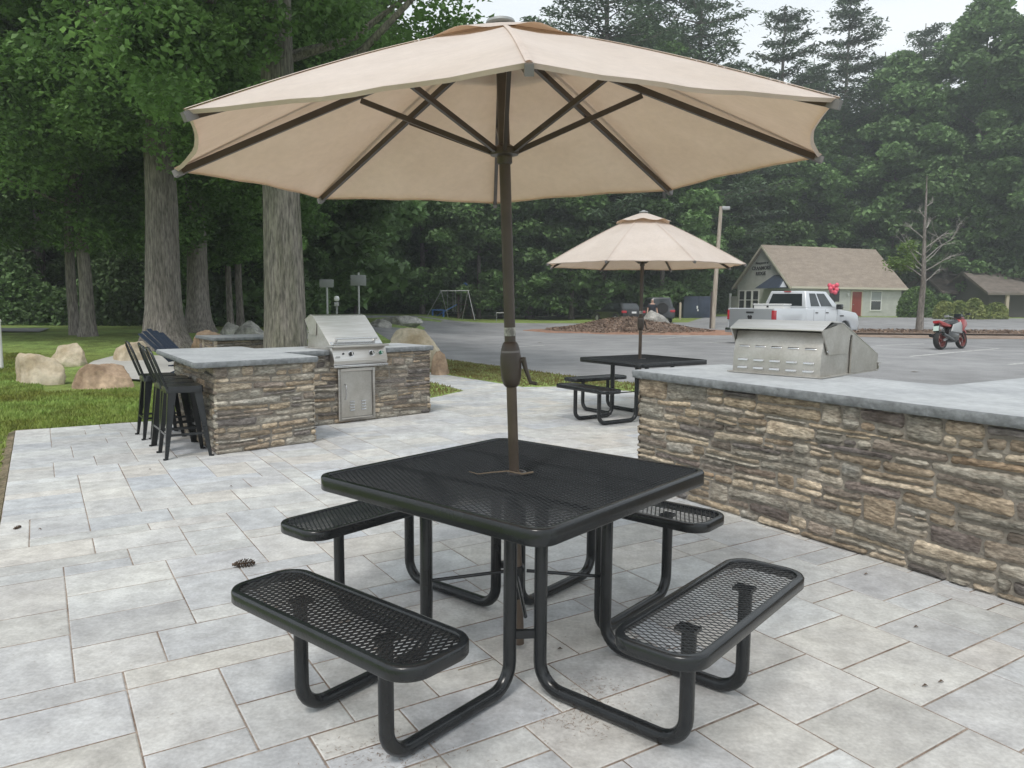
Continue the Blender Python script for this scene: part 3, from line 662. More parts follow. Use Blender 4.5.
# cabinet door of the grill counter
def placeM(o2, ang, z=0): return Matrix.Translation((o2[0], o2[1], z)) @ Matrix.Rotation(ang, 4, 'Z')
ANG = math.atan2(DX.y, DX.x)
DM = placeM(G0, ANG)
mb = MB(); fx, z0, z1, y0 = .255, .03, .655, -.045
for bx in ((-fx, -fx+.035, z0, z1), (fx-.035, fx, z0, z1), (-fx+.035, fx-.035, z0, z0+.035), (-fx+.035, fx-.035, z1-.035, z1)): mb.box(bx[0], bx[1], y0, .01, bx[2], bx[3], DM)
fr = part(lc, 'door_frame', mb, M['steel'], bevel=.003)
mb = MB(); mb.box(-fx+.038, fx-.038, y0+.008, .01, z0+.038, z1-.038, DM); door = part(lc, 'cabinet_door', mb, M['steeldull'], bevel=.003)
mb = MB(); hx = -fx+.085; mb.tube([DM @ Vector((hx, y0+.006, .47)), DM @ Vector((hx, y0-.03, .46)), DM @ Vector((hx, y0-.035, .38)), DM @ Vector((hx, y0-.03, .30)), DM @ Vector((hx, y0+.006, .29))], .008, 8); part(door, 'handle', mb, M['chrome'], smooth=50)
mb = MB()
for cx in (-.07, .09):
    for k in range(4): mb.prism([(y0+.006, .14+k*.034), (y0-.006, .147+k*.034), (y0+.006, .160+k*.034)], cx-.032, cx+.032, 'x', DM)
part(door, 'vent_louvre', mb, M['chrome'])
# ------------------------------------------------------------------ grills
def make_grill(deep=1.0):
    g = thing('gas_grill', 'x', 'grill')
    # control panel hangs in front of the counter
    mb = MB(); mb.prism([(-.10, .030), (-.155, -.13), (-.135, -.175), (-.05, -.175), (-.05, .030)], -.37, .37, 'x'); cp = part(g, 'control_panel', mb, M['steel'], bevel=.004)
    mb = MB(); mb.box(-.385, .385, -.165, .02, .032, .055); part(g, 'front_ledge', mb, M['steel'], bevel=.006)
    mb = MB(); mb.box(-.375, .375, -.16, -.055, -.205, -.177); part(g, 'bottom_lip', mb, M['chrome'], bevel=.004)
    t = Vector((0, -.155+.10, -.16)); sl = Vector((0, -.055, -.16)).normalized(); nrm = Vector((0, -.16, .055)).normalized()
    def pp(x, k): return Vector((x, -.10, .03))+sl*k
    for i, (x, r, c) in enumerate(((-.13, .026, 'knob'), (.155, .026, 'knob'), (.285, .024, 'green'))):
        kp = pp(x, .085); mb = MB(); mb.tube([kp, kp+nrm*.006], r*1.5, 20); b = part(g, 'knob', mb, M['chrome'], smooth=40)
        mb = MB(); mb.tube([kp+nrm*.006, kp+nrm*.03], [r, r*.85], 18); part(b, 'knob_grip', mb, M[c], smooth=40)
        mb = MB(); mb.bar(kp+nrm*.031-sl*r*.7, kp+nrm*.031+sl*r*.7, .006, .006, nrm); part(b, 'pointer', mb, M['white'])
    kp = pp(-.235, .08); mb = MB(); mb.tube([kp, kp+nrm*.012], .012, 12); part(g, 'igniter_button', mb, M['knob'], smooth=40)
    mb = MB(); a = pp(-.32, .125)+nrm*.002; mb.bar(a-Vector((.03, 0, 0)), a+Vector((.03, 0, 0)), .003, .018, nrm)
    for k in range(3): a2 = pp(-.335+k*.018, .112)+nrm*.002; mb.bar(a2, a2+Vector((.012, 0, 0)), .003, .01, nrm)
    part(g, 'badge', mb, M['knob'])
    # body tray under the hood with rear louvred panel
    mb = MB(); mb.prism([(-.045, 0.0), (.505, 0), (.497, .165), (.445, .325), (.30, .325), (-.02, .05)], -.345, .345, 'x'); body = part(g, 'firebox', mb, M['steeldull'], bevel=.004)
    for x in (-.26, -.13, 0, .13, .26):
        for zc in (.045, .105):
            mb = MB(); n = 6; y = .505-.01*zc/.155
            mb.prism([(y-.004, zc-.012), (y+.012, zc-.010), (y+.008, zc+.004), (y-.004, zc+.012)], x-.042, x+.042, 'x'); part(body, 'louvre', mb, M['chrome'], bevel=.003)
        mb = MB(); mb.prism([(.478, .198), (.492, .201), (.484, .212), (.468, .222)], x-.042, x+.042, 'x'); part(body, 'louvre', mb, M['chrome'], bevel=.002)
    mb = MB(); mb.box(-.375, .375, -.04, .535, .002, .010); part(g, 'base_flange', mb, M['steeldull'])
    # hood: bent sheet with side cheeks, slightly wider than the body
    zf = .058 if deep == 1 else .13
    prof = [(-.055, zf), (.33, .395), (.40, .408), (.535, .345), (.535, .337), (.40, .398), (.33, .385), (-.03, zf+.014)]
    mb = MB(); mb.prism(prof, -.365, .365, 'x'); hood = part(g, 'hood', mb, M['steel'], bevel=.002)
    for sx in (-1, 1):
        mb = MB(); mb.prism([(-.052, zf+.002), (.329, .393), (.40, .4065), (.533, .3435), (.41, .165), (.27, .165), (.255, .30), (.235, .30), (.235, .012), (-.045, .012)], sx*.352, sx*.363, 'x'); part(hood, 'hood_cheek', mb, M['steeldull'])
        mb = MB(); mb.tube([(sx*.363, .44, .19), (sx*.372, .44, .19)], .009, 10); part(hood, 'hinge_bolt', mb, M['chrome'])
    a = Vector((0, -.055, .058)); b = Vector((0, .33, .395)); u = (b-a).normalized(); nn = Vector((0, -u.z, u.y))
    hp = a+u*.055+nn*.045
    mb = MB(); mb.tube([hp+Vector((-.29, 0, 0)), hp+Vector((.29, 0, 0))], .013, 12)
    for sx in (-1, 1): mb.tube([hp+Vector((sx*.265, 0, 0)), hp-nn*.05+Vector((sx*.265, 0, 0))], .016, 10)
    part(hood, 'handle', mb, M['chrome'], smooth=50)
    mb = MB(); mb.bar(a+u*.02+nn*.001-Vector((.355, 0, 0)), a+u*.02+nn*.001+Vector((.355, 0, 0)), .05, .008, nn); part(hood, 'hood_lip', mb, M['chrome'])
    if deep != 1:
        for o in [g]+list(g.children_recursive):
            if o.type != 'MESH': continue
            front = any(k in (o.name+(o.parent.name if o.parent else '')) for k in ('control_panel', 'front_ledge', 'bottom_lip', 'knob', 'igniter', 'badge', 'pointer'))
            for v in o.data.vertices:
                if front: v.co.y = (v.co.y+.155)*.2+.5-.555*deep-.012; v.co.z = v.co.z*.22+.056
                else: v.co.y = .5-(.5-v.co.y)*(deep if v.co.y < .4 else 1)
    return g
g1 = make_grill(); g1['label'] = 'stainless steel grill with knobs facing us above the cabinet door'; g1.location = (G0.x, G0.y, .886); g1.rotation_euler = (0, 0, ANG); g1['group'] = 'built-in grills'
g2 = make_grill(1.85); g2['label'] = 'stainless steel grill seen from its louvred back on the long right counter'; g2['group'] = 'built-in grills'
GA2 = R(134); yv = Vector((-math.sin(GA2), math.cos(GA2))); pm = Vector((1.96, 5.60))-yv*.505
g2.location = (pm.x, pm.y, .932); g2.rotation_euler = (0, 0, GA2)
# ------------------------------------------------------------------ picnic tables
def rrect(lx, ly, r, n=8):
    out = []
    for (cx, cy, a0) in ((lx-r, ly-r, 0), (-lx+r, ly-r, 90), (-lx+r, -ly+r, 180), (lx-r, -ly+r, 270)):
        for k in range(n+1): q = R(a0+90*k/n); out.append((cx+r*math.cos(q), cy+r*math.sin(q), math.cos(q), math.sin(q)))
    return out
def rim(lx, ly, r, zt, h, n=8):
    mb = MB(); mb.sweep(rrect(lx, ly, r, n), [(-.030, zt-.007), (-.026, zt-.001), (-.012, zt), (-.004, zt-.002), (0, zt-.008), (0, zt-h+.004), (-.003, zt-h), (-.006, zt-h+.003), (-.006, zt-.012), (-.03, zt-.012)], True); return mb
def xmesh(lx, ly, z, swd, lwd, inset=.02, rc=.1, w=.0065, t=.0045, hole=0):
    """expanded metal: zigzag strands along y"""
    mb = MB(); nx_ = int(4*lx/swd)+1; ny = int(2*ly/(lwd/2))
    def inn(x, y):
        ax, ay = abs(x), abs(y)
        if ax > lx-inset or ay > ly-inset: return False
        if ax > lx-rc and ay > ly-rc and math.hypot(ax-lx+rc, ay-ly+rc) > rc-inset: return False
        return math.hypot(x, y) > hole
    V = []; F = []
    for i in range(-1, nx_+1):
        x0 = -lx+(i+.5)*swd/2
        pts = [(x0+(swd/4-.0004)*(1 if (j+i) % 2 else -1), -ly+j*lwd/2) for j in range(ny+1)]
        for j in range(ny):
            a, b = pts[j], pts[j+1]
            if not inn((a[0]+b[0])/2, (a[1]+b[1])/2): continue
            dx, dy = b[0]-a[0], b[1]-a[1]; l = math.hypot(dx, dy); px, py = -dy/l*w/2, dx/l*w/2; ex, ey = dx/l*.002, dy/l*.002
            n = len(V)
            for (p, s) in ((a, -1), (b, 1)):
                q = (p[0]+ex*s, p[1]+ey*s)
                V += [(q[0]-px, q[1]-py, z-t), (q[0]+px, q[1]+py, z-t*.2), (q[0]+px*.7, q[1]+py*.7, z+t*.25), (q[0]-px, q[1]-py, z-t*.25)]
            for k in range(4): F.append((n+k, n+(k+1) % 4, n+4+(k+1) % 4, n+4+k))
    mb.add(V, F); return mb
def arcpath(p, q, r_, c, n=7):
    """corner at c going from direction p->c to c->q"""
    p = Vector(p); q = Vector(q); c = Vector(c); a = c+(p-c).normalized()*r_; b = c+(q-c).normalized()*r_; out = []
    o = a+b-c
    for k in range(n+1): t = k/n*math.pi/2; out.append(o+(a-o)*math.cos(t)+(b-o)*math.sin(t))
    return out
def make_table():
    t = thing('picnic_table', 'x', 'picnic table')
    h = .585; zt = .76
    top = part(t, 'tabletop', xmesh(h, h, zt-.007, .0215, .042, rc=.075, hole=.032, w=.0058, t=.0052), M['blackmesh'], smooth=30, fix=False)
    part(top, 'rim', rim(h, h, .075, zt, .058), M['black'], smooth=50)
    mb = MB(); mb.lathe([(.036, zt-.008), (.040, zt-.002), (.040, zt+.002), (.030, zt+.002), (.030, zt-.010)], 24); part(top, 'umbrella_ring', mb, M['grayp'], smooth=40)
    mb = MB()
    for s in (-1, 1): mb.box(s*.235-.02, s*.235+.02, -.52, .52, zt-.032, zt-.014)
    part(t, 'top_support', mb, M['black'])
    for k in range(4):
        Mk = Matrix.Rotation(k*math.pi/2, 4, 'Z')
        sx, sy, rr_, z = .155, .482, .095, .452
        ms = xmesh(sy, sx, z-.007, .0225, .043, rc=rr_, w=.0050, t=.0038); ms.v = [(-p[1], p[0], p[2]) for p in ms.v]
        MT = Mk @ Matrix.Translation((.900, 0, 0)); ms.v = [tuple(MT @ Vector(p)) for p in ms.v]
        seat = part(t, 'seat', ms, M['blackmesh'], smooth=30, fix=False)
        rm = rim(sx, sy, rr_, z, .045, 10); rm.v = [tuple(MT @ Vector(p)) for p in rm.v]; part(seat, 'rim', rm, M['black'], smooth=50)
        for s in (-1, 1):
            y = s*.224; b = MB(); b.box(-.035, .035, y-.028, y+.028, z-.034, z-.022, MT); part(seat, 'mounting_plate', b, M['black'])
            P0 = (.905, y, z-.03); c1 = (.905, y, .027); c2 = (.305, y, .029); P3 = (.305, y, zt-.03)
            pts = [P0]+arcpath(P0, c2, .095, c1)+arcpath(c1, P3, .095, c2)+[P3]
            b = MB(); b.tube([Mk @ Vector(p) for p in pts], .025, 16); part(t, 'leg', b, M['black'], smooth=50)
        # crossbar joining this leg to the neighbour's and thin rod to the centre
        a = Mk @ Vector((.305, .224, .23)); b_ = Mk @ Vector((.224, .305, .23)); b = MB(); b.bar(a, b_, .02, .03); part(t, 'leg_crossbar', b, M['black'])
        m_ = Mk @ Vector((.27, .27, .0)); b = MB(); b.tube([Vector((m_.x, m_.y, .30)), Vector((m_.x*.12, m_.y*.12, .335))], .0075, 8); part(t, 'brace_rod', b, M['black'], smooth=40)
    b = MB(); b.lathe([(.030, .22), (.036, .225), (.036, .36), (.030, .365)], 16); part(t, 'umbrella_sleeve', b, M['black'], smooth=40)
    return t
tb1 = make_table(); TC = Vector((.022, 3.06)); tb1.location = (TC.x, TC.y, 0); YT = R(90-39.8)
tb1.rotation_euler = (0, 0, YT); tb1['label'] = 'black mesh picnic table with four attached seats in the foreground'; tb1['group'] = 'black mesh picnic tables'
tb2 = dup(tb1, (1.66, 9.55, 0), YT-R(16), 'smaller looking black picnic table farther back beyond the stone counter')
# ------------------------------------------------------------------ umbrellas
def make_umbrella(ZR=1.986, ZA=2.505, RR=1.275):
    u = thing('patio_umbrella', 'x', 'umbrella')
    def zr(s): return ZA-(ZA-ZR)*s-.035*math.sin(math.pi*s)*-1*0.6
    # canopy: 8 gores, sagging a little between ribs, scalloped hem
    mb = MB(); NS, NR = 10, 18; V = []; F = []
    for k in range(8*NS):
        q = 2*math.pi*k/(8*NS); f = (k % NS)/NS; w = 4*f*(1-f)      # 0 at ribs, 1 mid gore
        chord = math.cos(math.pi/8)/math.cos((f-.5)*math.pi/4)
        for j in range(NR+1):
            s = .03+.97*j/NR; rad = RR*s*(chord)*(1-.040*w*s*s)+(0)
            V.append((rad*math.cos(q), rad*math.sin(q), zr(s)+.022+.002*w*s*s*s-.010*w*math.sin(math.pi*s)+.003*math.sin(k*1.7+j*.9)*s*w))
    n1 = NR+1
    for k in range(8*NS):
        k2 = (k+1) % (8*NS)
        for j in range(NR): F.append((k*n1+j, k*n1+j+1, k2*n1+j+1, k2*n1+j))
    mb.add(V, F); cn = part(u, 'canopy', mb, M['canopy'], smooth=60)
    for k in range(8):
        q = 2*math.pi*k/8; ta = Vector((-math.sin(q), math.cos(q), 0))*.009; ps = [Vector(V[k*NS*n1+j])+Vector((0, 0, .0025)) for j in range(NR+1)]
        sm_ = MB(); sm_.add([p-ta for p in ps]+[p+Vector((0, 0, .002)) for p in ps]+[p+ta for p in ps], [(j, j+1, NR+2+j, NR+1+j) for j in range(NR)]+[(NR+1+j, NR+2+j, 2*NR+3+j, 2*NR+2+j) for j in range(NR)]); part(cn, 'seam', sm_, M['canopy'])
    # hem: folded band under the edge
    mb = MB(); loop = []
    for k in range(8*NS): loop.append(Vector(V[k*n1+NR]))
    Vh = [(p.x, p.y, p.z) for p in loop]+[(p.x*.990, p.y*.990, p.z-.009) for p in loop]; m = len(loop)
    mb.add(Vh, [(i, (i+1) % m, (i+1) % m+m, i+m) for i in range(m)]); part(cn, 'hem', mb, M['canopy'], smooth=60)
    mb = MB(); V = []; F = []; NV = 5
    for k in range(8*NS):
        q = 2*math.pi*k/(8*NS); f = (k % NS)/NS; w = 4*f*(1-f)
        for j in range(NV+1):
            s = j/NV; rad = .34*s*(1-.10*w*s)+.02
            V.append((rad*math.cos(q), rad*math.sin(q), ZA+.020-.124*s**1.1+.016*w*s*s*(1+.7*math.sin(k*.55))))
    for k in range(8*NS):
        k2 = (k+1) % (8*NS)
        for j in range(NV): F.append((k*(NV+1)+j, k*(NV+1)+j+1, k2*(NV+1)+j+1, k2*(NV+1)+j))
    mb.add(V, F); part(cn, 'vent', mb, M['canopy'], smooth=60)
    mb = MB(); mb.tube([(0, 0, .02), (0, 0, 1.12)], .0208, 18); part(u, 'lower_pole', mb, M['brownlow'], smooth=50)
    mb = MB(); mb.tube([(0, 0, 1.12), (0, 0, ZA)], .0225, 18); pole = part(u, 'pole', mb, M['brown'], smooth=50)
    mb = MB(); mb.lathe([(.024, 1.118), (.033, 1.128), (.040, 1.155), (.0435, 1.20), (.0425, 1.24), (.037, 1.275), (.030, 1.295), (.024, 1.302)], 22); cr = part(u, 'crank_housing', mb, M['brown'], smooth=50)
    mb = MB(); mb.lathe([(.0405, 1.258), (.0400, 1.262), (.0385, 1.266)], 22); part(cr, 'seam_ring', mb, M['grayp'])
    mb = MB(); mb.tube([(.035, 0, 1.225), (.056, 0, 1.227)], .012, 10); mb.tube([(.050, 0, 1.235), (.060, 0, 1.19), (.078, 0, 1.135)], [.012, .009, .007], 8); mb.tube([(.074, 0, 1.135), (.104, .0, 1.128)], .0075, 8); part(cr, 'crank_handle', mb, M['brown'], smooth=50)
    mb = MB(); mb.lathe([(.0228, 1.325), (.0234, 1.326), (.0234, 1.358), (.0228, 1.359)], 22); st = part(u, 'sticker', mb, mat('worn_sticker', (.42, .42, .40), .7, noise=[(40, 3, .4, 1.2, W1)]), smooth=40)
    mb = MB(); mb.lathe([(.026, 2.00), (.030, 2.005), (.030, 2.03), (.055, 2.035), (.058, 2.05), (.055, 2.06), (.036, 2.068), (.026, 2.075)], 20, Matrix.Translation((0, 0, ZR-1.986))); part(u, 'hub', mb, M['grayp'] if False else M['brown'], smooth=50)
    mb = MB(); mb.lathe([(.026, ZA-.075), (.06, ZA-.07), (.062, ZA-.035), (.03, ZA-.03)], 20); part(u, 'top_hub', mb, M['brown'], smooth=50)
    mb = MB(); mb.lathe([(.05, ZA+.016), (.058, ZA+.024), (.054, ZA+.034), (.03, ZA+.040), (.015, ZA+.048), (.003, ZA+.052)], 20); part(u, 'finial', mb, M['sign'], smooth=50)
    for k in range(8):
        q = math.pi/4*k; c, s = math.cos(q), math.sin(q)
        a = Vector((c*.05, s*.05, zr(.04)-.02)); b = Vector((c*RR*.992, s*RR*.992, zr(1.)+.008)); mid = Vector((c*RR*.46, s*RR*.46, zr(.46)-.0))
        mb = MB(); mb.bar(a, b, .017, .024); rb = part(u, 'rib', mb, M['brown'])
        mb = MB(); d = (b-a).normalized(); mb.bar(b-d*.022, b+d*.014, .021, .026); part(rb, 'end_cap', mb, M['grayp'])
        p0 = Vector((c*.05, s*.05, ZR+.062)); p1 = Vector((c*RR*.43, s*RR*.43, a.z+(b.z-a.z)*.43-.012)); mb = MB(); mb.bar(p0, p1, .015, .020); part(u, 'strut', mb, M['brown'])
    return u
um1 = make_umbrella(); um1['label'] = 'large beige umbrella with brown pole over the foreground table'; um1['group'] = 'beige patio umbrellas'
ax = Vector((-.0375, -.0084, 1)).normalized(); um1.location = (.040, 3.053, 0)
ROT1 = 3.9806-2*math.pi
qt = Vector((0, 0, 1)).rotation_difference(ax)
um1.rotation_mode = 'QUATERNION'; um1.rotation_quaternion = qt @ Matrix.Rotation(3.9806, 3, 'Z').to_quaternion()
# crank handle must point right: turn handle and housing about the pole
for ch in um1.children:
    if ch.name.startswith('crank_housing'): ch.rotation_euler = (0, 0, -3.9806-R(8))
um2 = make_umbrella(1.905, 2.56, 1.27); um2.location = (1.625, 9.55, 0); um2['group'] = 'beige patio umbrellas'; um2['label'] = 'smaller beige umbrella seen whole over the farther picnic table'; um2.rotation_mode = 'QUATERNION'
um2.rotation_quaternion = Matrix.Rotation(3.9806+R(14), 3, 'Z').to_quaternion(); 
for ch in um2.children:
    if ch.name.startswith('crank_housing'): ch.rotation_euler = (0, 0, 2.2)
# ------------------------------------------------------------------ stools
def make_stool():
    t = thing('bar_stool', 'x', 'bar stool')       # faces +x
    hs = .665; a, b = .145, .205
    mb = MB(); L = rrect(.158, .158, .035, 4); k = len(L); mb.add([(p[0], p[1], hs) for p in L]+[(p[0]*1.02, p[1]*1.02, hs-.012) for p in L]+[(p[0]*1.03, p[1]*1.03, hs-.06) for p in L]+[(p[0]*.97, p[1]*.97, hs-.012) for p in L],
        [tuple(range(k))]+[(i, i+k, (i+1) % k+k, (i+1) % k) for i in range(k)]+[(i+k, i+2*k, (i+1) % k+2*k, (i+1) % k+k) for i in range(k)]+[tuple(range(4*k-1, 3*k-1, -1))]); part(t, 'seat', mb, M['black'], smooth=50)
    for sx in (-1, 1):
        for sy in (-1, 1):
            p = Vector((sx*a, sy*a, hs-.03)); q = Vector((sx*b, sy*b, 0)); mb = MB()
            # folded sheet leg: an L that narrows downwards
            for (dx, dy) in ((1, 0), (0, 1)):
                w0, w1 = .072, .028; o = Vector((-sx*dx, -sy*dy, 0)); th = Vector((sx*dy, sy*dx, 0))*.006
                vv = [p, p+o*w0, q+o*w1, q]; V = vv+[v_-th for v_ in vv]; mb.add(V, [(0, 1, 2, 3), (7, 6, 5, 4), (0, 4, 5, 1), (1, 5, 6, 2), (2, 6, 7, 3), (3, 7, 4, 0)])
            mb.box(q.x-.014, q.x+.014, q.y-.014, q.y+.014, 0, .014); part(t, 'leg', mb, M['black'])
    mb = MB(); zz = .22; e = b-(b-a)*zz/(hs-.03)-.006
    for (p, q) in (((-e, -e), (e, -e)), ((e, -e), (e, e)), ((e, e), (-e, e)), ((-e, e), (-e, -e))): mb.bar((*p, zz), (*q, zz), .008, .022)
    part(t, 'footrest', mb, M['black'])
    mb = MB(); pts = []; xb = -.155
    H = .375
    prof = [(-.150, 0), (-.165, .12), (-.170, .24), (-.150, .325), (-.095, .368), (0, H), (.095, .368), (.150, .325), (.170, .24), (.165, .12), (.150, 0)]
    mb.tube([(xb-.13*(z/H), y, hs-.02+z) for y, z in prof], .0105, 8); part(t, 'back_hoop', mb, M['black'], smooth=50)
    mb = MB()
    for y in (-.045, .045): mb.bar((xb, y, hs-.02), (xb-.13, y, hs-.02+H-.004), .013, .005, (1, 0, .3))
    part(t, 'back_slat', mb, M['black'])
    return t
st0 = make_stool(); base = Vector((-3.10, 7.02)); rot0 = math.atan2(GB.y, GB.x)
labs = ['nearest of the black metal stools, standing in front of the row', 'second black metal stool from the near end of the row', 'third black metal stool from the near end of the row', 'farthest black metal stool, at the lawn end of the row']
for k in range(4):
    p = base+GA*(.40*k)+GB*([0, -.01, .015, -.06][k]); a = rot0+[.02, .06, -.03, .05][k]
    if k == 0: s_ = st0; s_.location = (p.x, p.y, 0); s_.rotation_euler = (0, 0, a); s_['label'] = labs[0]; s_['group'] = 'black metal bar stools'
    else: dup(st0, (p.x, p.y, 0), a, labs[k])
# ------------------------------------------------------------------ adirondack chair and fire pit
ch = thing('adirondack_chair', 'navy adirondack chair leaning back behind the bar stools', 'chair', (-5.75, 13.4, gz(-5.75, 13.4)-.03), R(-18)); ch.scale = (.95, .95, .95); 
mb = MB()
for y in np.linspace(-.23, .23, 5): mb.bar((-.25, y, .42), (-.95+abs(y)*.2, y*1.15, 1.0-abs(y)*.35), .10, .02, (1, 0, .4))
part(ch, 'backrest', mb, M['navywood'])
mb = MB()
for k in range(6): mb.box(-.28+k*.10, -.28+k*.10+.085, -.27, .27, .33+k*.012, .35+k*.012)
part(ch, 'seat', mb, M['navywood'])
for sy in (-1, 1):
    mb = MB(); mb.box(-.45, .42, sy*.34-.07, sy*.34+.07, .60, .625); part(ch, 'armrest', mb, M['navywood'], bevel=.004)
    mb = MB(); mb.box(.28, .36, sy*.31-.015, sy*.31+.015, 0, .60); part(ch, 'leg', mb, M['navywood'])
    mb = MB(); mb.bar((-.55, sy*.29, .03), (.33, sy*.29, .36), .03, .12); part(ch, 'leg', mb, M['navywood'])
fx_, fy_ = at(236, 15.5), 15.5
FPZ = .12
fp = thing('fire_pit', 'low square fire pit with a grey slab rim behind the bar', 'fire pit', (fx_, fy_, gz(fx_, fy_)+FPZ), R(38))
mb = MB(); mb.prism([(-.55, -.55), (.55, -.55), (.55, .55), (-.55, .55)], -.05, .47, 'z'); part(fp, 'core', mb, M['mortar'])
mb = MB()
for i in range(4):
    c = [(-.56, -.56), (.56, -.56), (.56, .56), (-.56, .56)]; stone_face(mb, c[i], c[(i+1) % 4], .47, 400+i)
part(fp, 'stone_facing', mb, M['stone'], smooth=75, fix=False)
slab(fp, [(-.64, -.64), (.64, -.64), (.64, .64), (-.64, .64)], .53, .06, 12)
# ------------------------------------------------------------------ boulders
def boulder(px0, px1, ytop, Y, m, label, seed, depth=.7, sink=.38, peak=.1, px=0):
    rg = np.random.default_rng(seed); W = (px1-px0)/FOC*Y; x = at((px0+px1)/2, Y); g = gz(x, Y)-.03
    zt = CAM_H-(ytop-302)/FOC*Y; H = max(.15, zt-g)
    bm = bmesh.new(); bmesh.ops.create_icosphere(bm, subdivisions=5, radius=1)
    planes = [(Vector(rg.normal(size=3)).normalized(), rg.uniform(.55, .85)) for _ in range(16)]
    from mathutils import noise as mn
    for v in bm.verts:
        p = v.co.copy()
        for n_, d_ in planes:
            t = p.dot(n_)
            if t > d_: p -= n_*(t-d_)*.97
        p += p.normalized()*(mn.noise(p*1.7+Vector((seed, 0, 0)))*.09+mn.noise(p*5+Vector((0, seed, 0)))*.035+mn.noise(p*14)*.02)
        v.co = p
    xs_ = [v.co.x for v in bm.verts]; zs_ = [v.co.z for v in bm.verts]
    for v in bm.verts:
        v.co.x = (v.co.x-min(xs_))/(max(xs_)-min(xs_))*W-W/2; v.co.y *= W*depth/2; v.co.z = (v.co.z-min(zs_))/(max(zs_)-min(zs_))*(H*(1+2*sink))-H*2*sink
    for v in bm.verts:
        q = max(0, v.co.z/H); v.co.x = v.co.x*(1-peak*q)+px*W*q; v.co.y *= (1-peak*q)
    me = bpy.data.meshes.new('boulder'); bm.to_mesh(me); bm.free(); me.shade_smooth(); me.materials.append(M[m])
    o = bpy.data.objects.new('boulder', me); C.objects.link(o); o.location = (x, Y, g); tag(o, label, 'boulder', 'landscape boulders'); return o
boulder(12, 66, 356, 13.2, 'stonetan', 'pale tan boulder nearest the left edge on the lawn', 1)
boulder(45, 88, 346, 15.6, 'stonetan', 'cream pointed boulder partly behind the tan one on the left lawn', 2, peak=.4)
boulder(72, 137, 366, 12.7, 'stonerust', 'rusty brown flat boulder on the lawn left of the stools', 3)
boulder(113, 152, 344, 16.2, 'stonetan', 'smooth tan boulder seen through the backs of the stools', 4)
boulder(191, 236, 332, 17.5, 'stonerust', 'low orange boulder on the lawn left of the fire pit', 5)
boulder(218, 240, 323.5, 22, 'stonegray', 'small grey boulder half behind the humped one', 6)
boulder(231, 268, 322.5, 20.5, 'stonegray', 'humped grey tan boulder beside the lichened trunk', 7)
boulder(381, 451, 328, 15.8, 'stonetan', 'big pale pointed boulder just right of the steel grill', 8, sink=.12, peak=.5, px=-.07)
boulder(430, 449, 351, 15.0, 'stonerust', 'orange lump at the foot of the big pale boulder', 9)
boulder(379, 424, 316, 38, 'stonegray', 'flat grey boulder beyond the grill at the edge of the car park', 10)
boulder(366, 392, 319.5, 33, 'stonegray', 'small grey boulder left of the flat grey one beyond the grill', 11)
boulder(640, 671, 309, 40.2, 'stonegray', 'whitish grey boulder on top of the mulch mound', 12)
boulder(300, 311, 322, 22, 'stonegray', 'small pale boulder just right of the lichened trunk', 13)
# ------------------------------------------------------------------ vehicles
def wheel(par, x, y, r, w=.24):
    s = 1 if y > 0 else -1; Mw = Matrix.Translation((x, y, r)) @ Matrix.Rotation(R(90), 4, 'X')
    mb = MB(); mb.lathe([(r*.62, -w/2), (r*.93, -w/2), (r, -w/2+.03), (r, w/2-.03), (r*.93, w/2), (r*.62, w/2)], 28, Mw); t = part(par, 'wheel', mb, M['tyre'], smooth=40)
    mb = MB(); mb.lathe([(r*.60, -w/2-.004), (r*.60, w/2+.004)], 24, Mw); part(t, 'rim', mb, M['galv'], smooth=40); return t
def facequad(V, idx, u0, u1, v0, v1, off):
    a, b, c, d = [Vector(V[i]) for i in idx]    # a-b bottom, d-c top
    def P(u, v): return (a*(1-u)+b*u)*(1-v)+(d*(1-u)+c*u)*v
    n = (b-a).cross(d-a).normalized(); q = [P(u0, v0)+n*off, P(u1, v0)+n*off, P(u1, v1)+n*off, P(u0, v1)+n*off]
    return q+[p-n*(off+.01) for p in q], [(0, 1, 2, 3), (7, 6, 5, 4), (0, 4, 5, 1), (1, 5, 6, 2), (2, 6, 7, 3), (3, 7, 4, 0)]
def arch(cx, r, zb, n=9):      # points of a wheel arch going from +x to -x
    return [(cx+r*math.cos(q), max(zb, .36+r*math.sin(q))) for q in [math.pi*k/(n-1) for k in range(n)]]
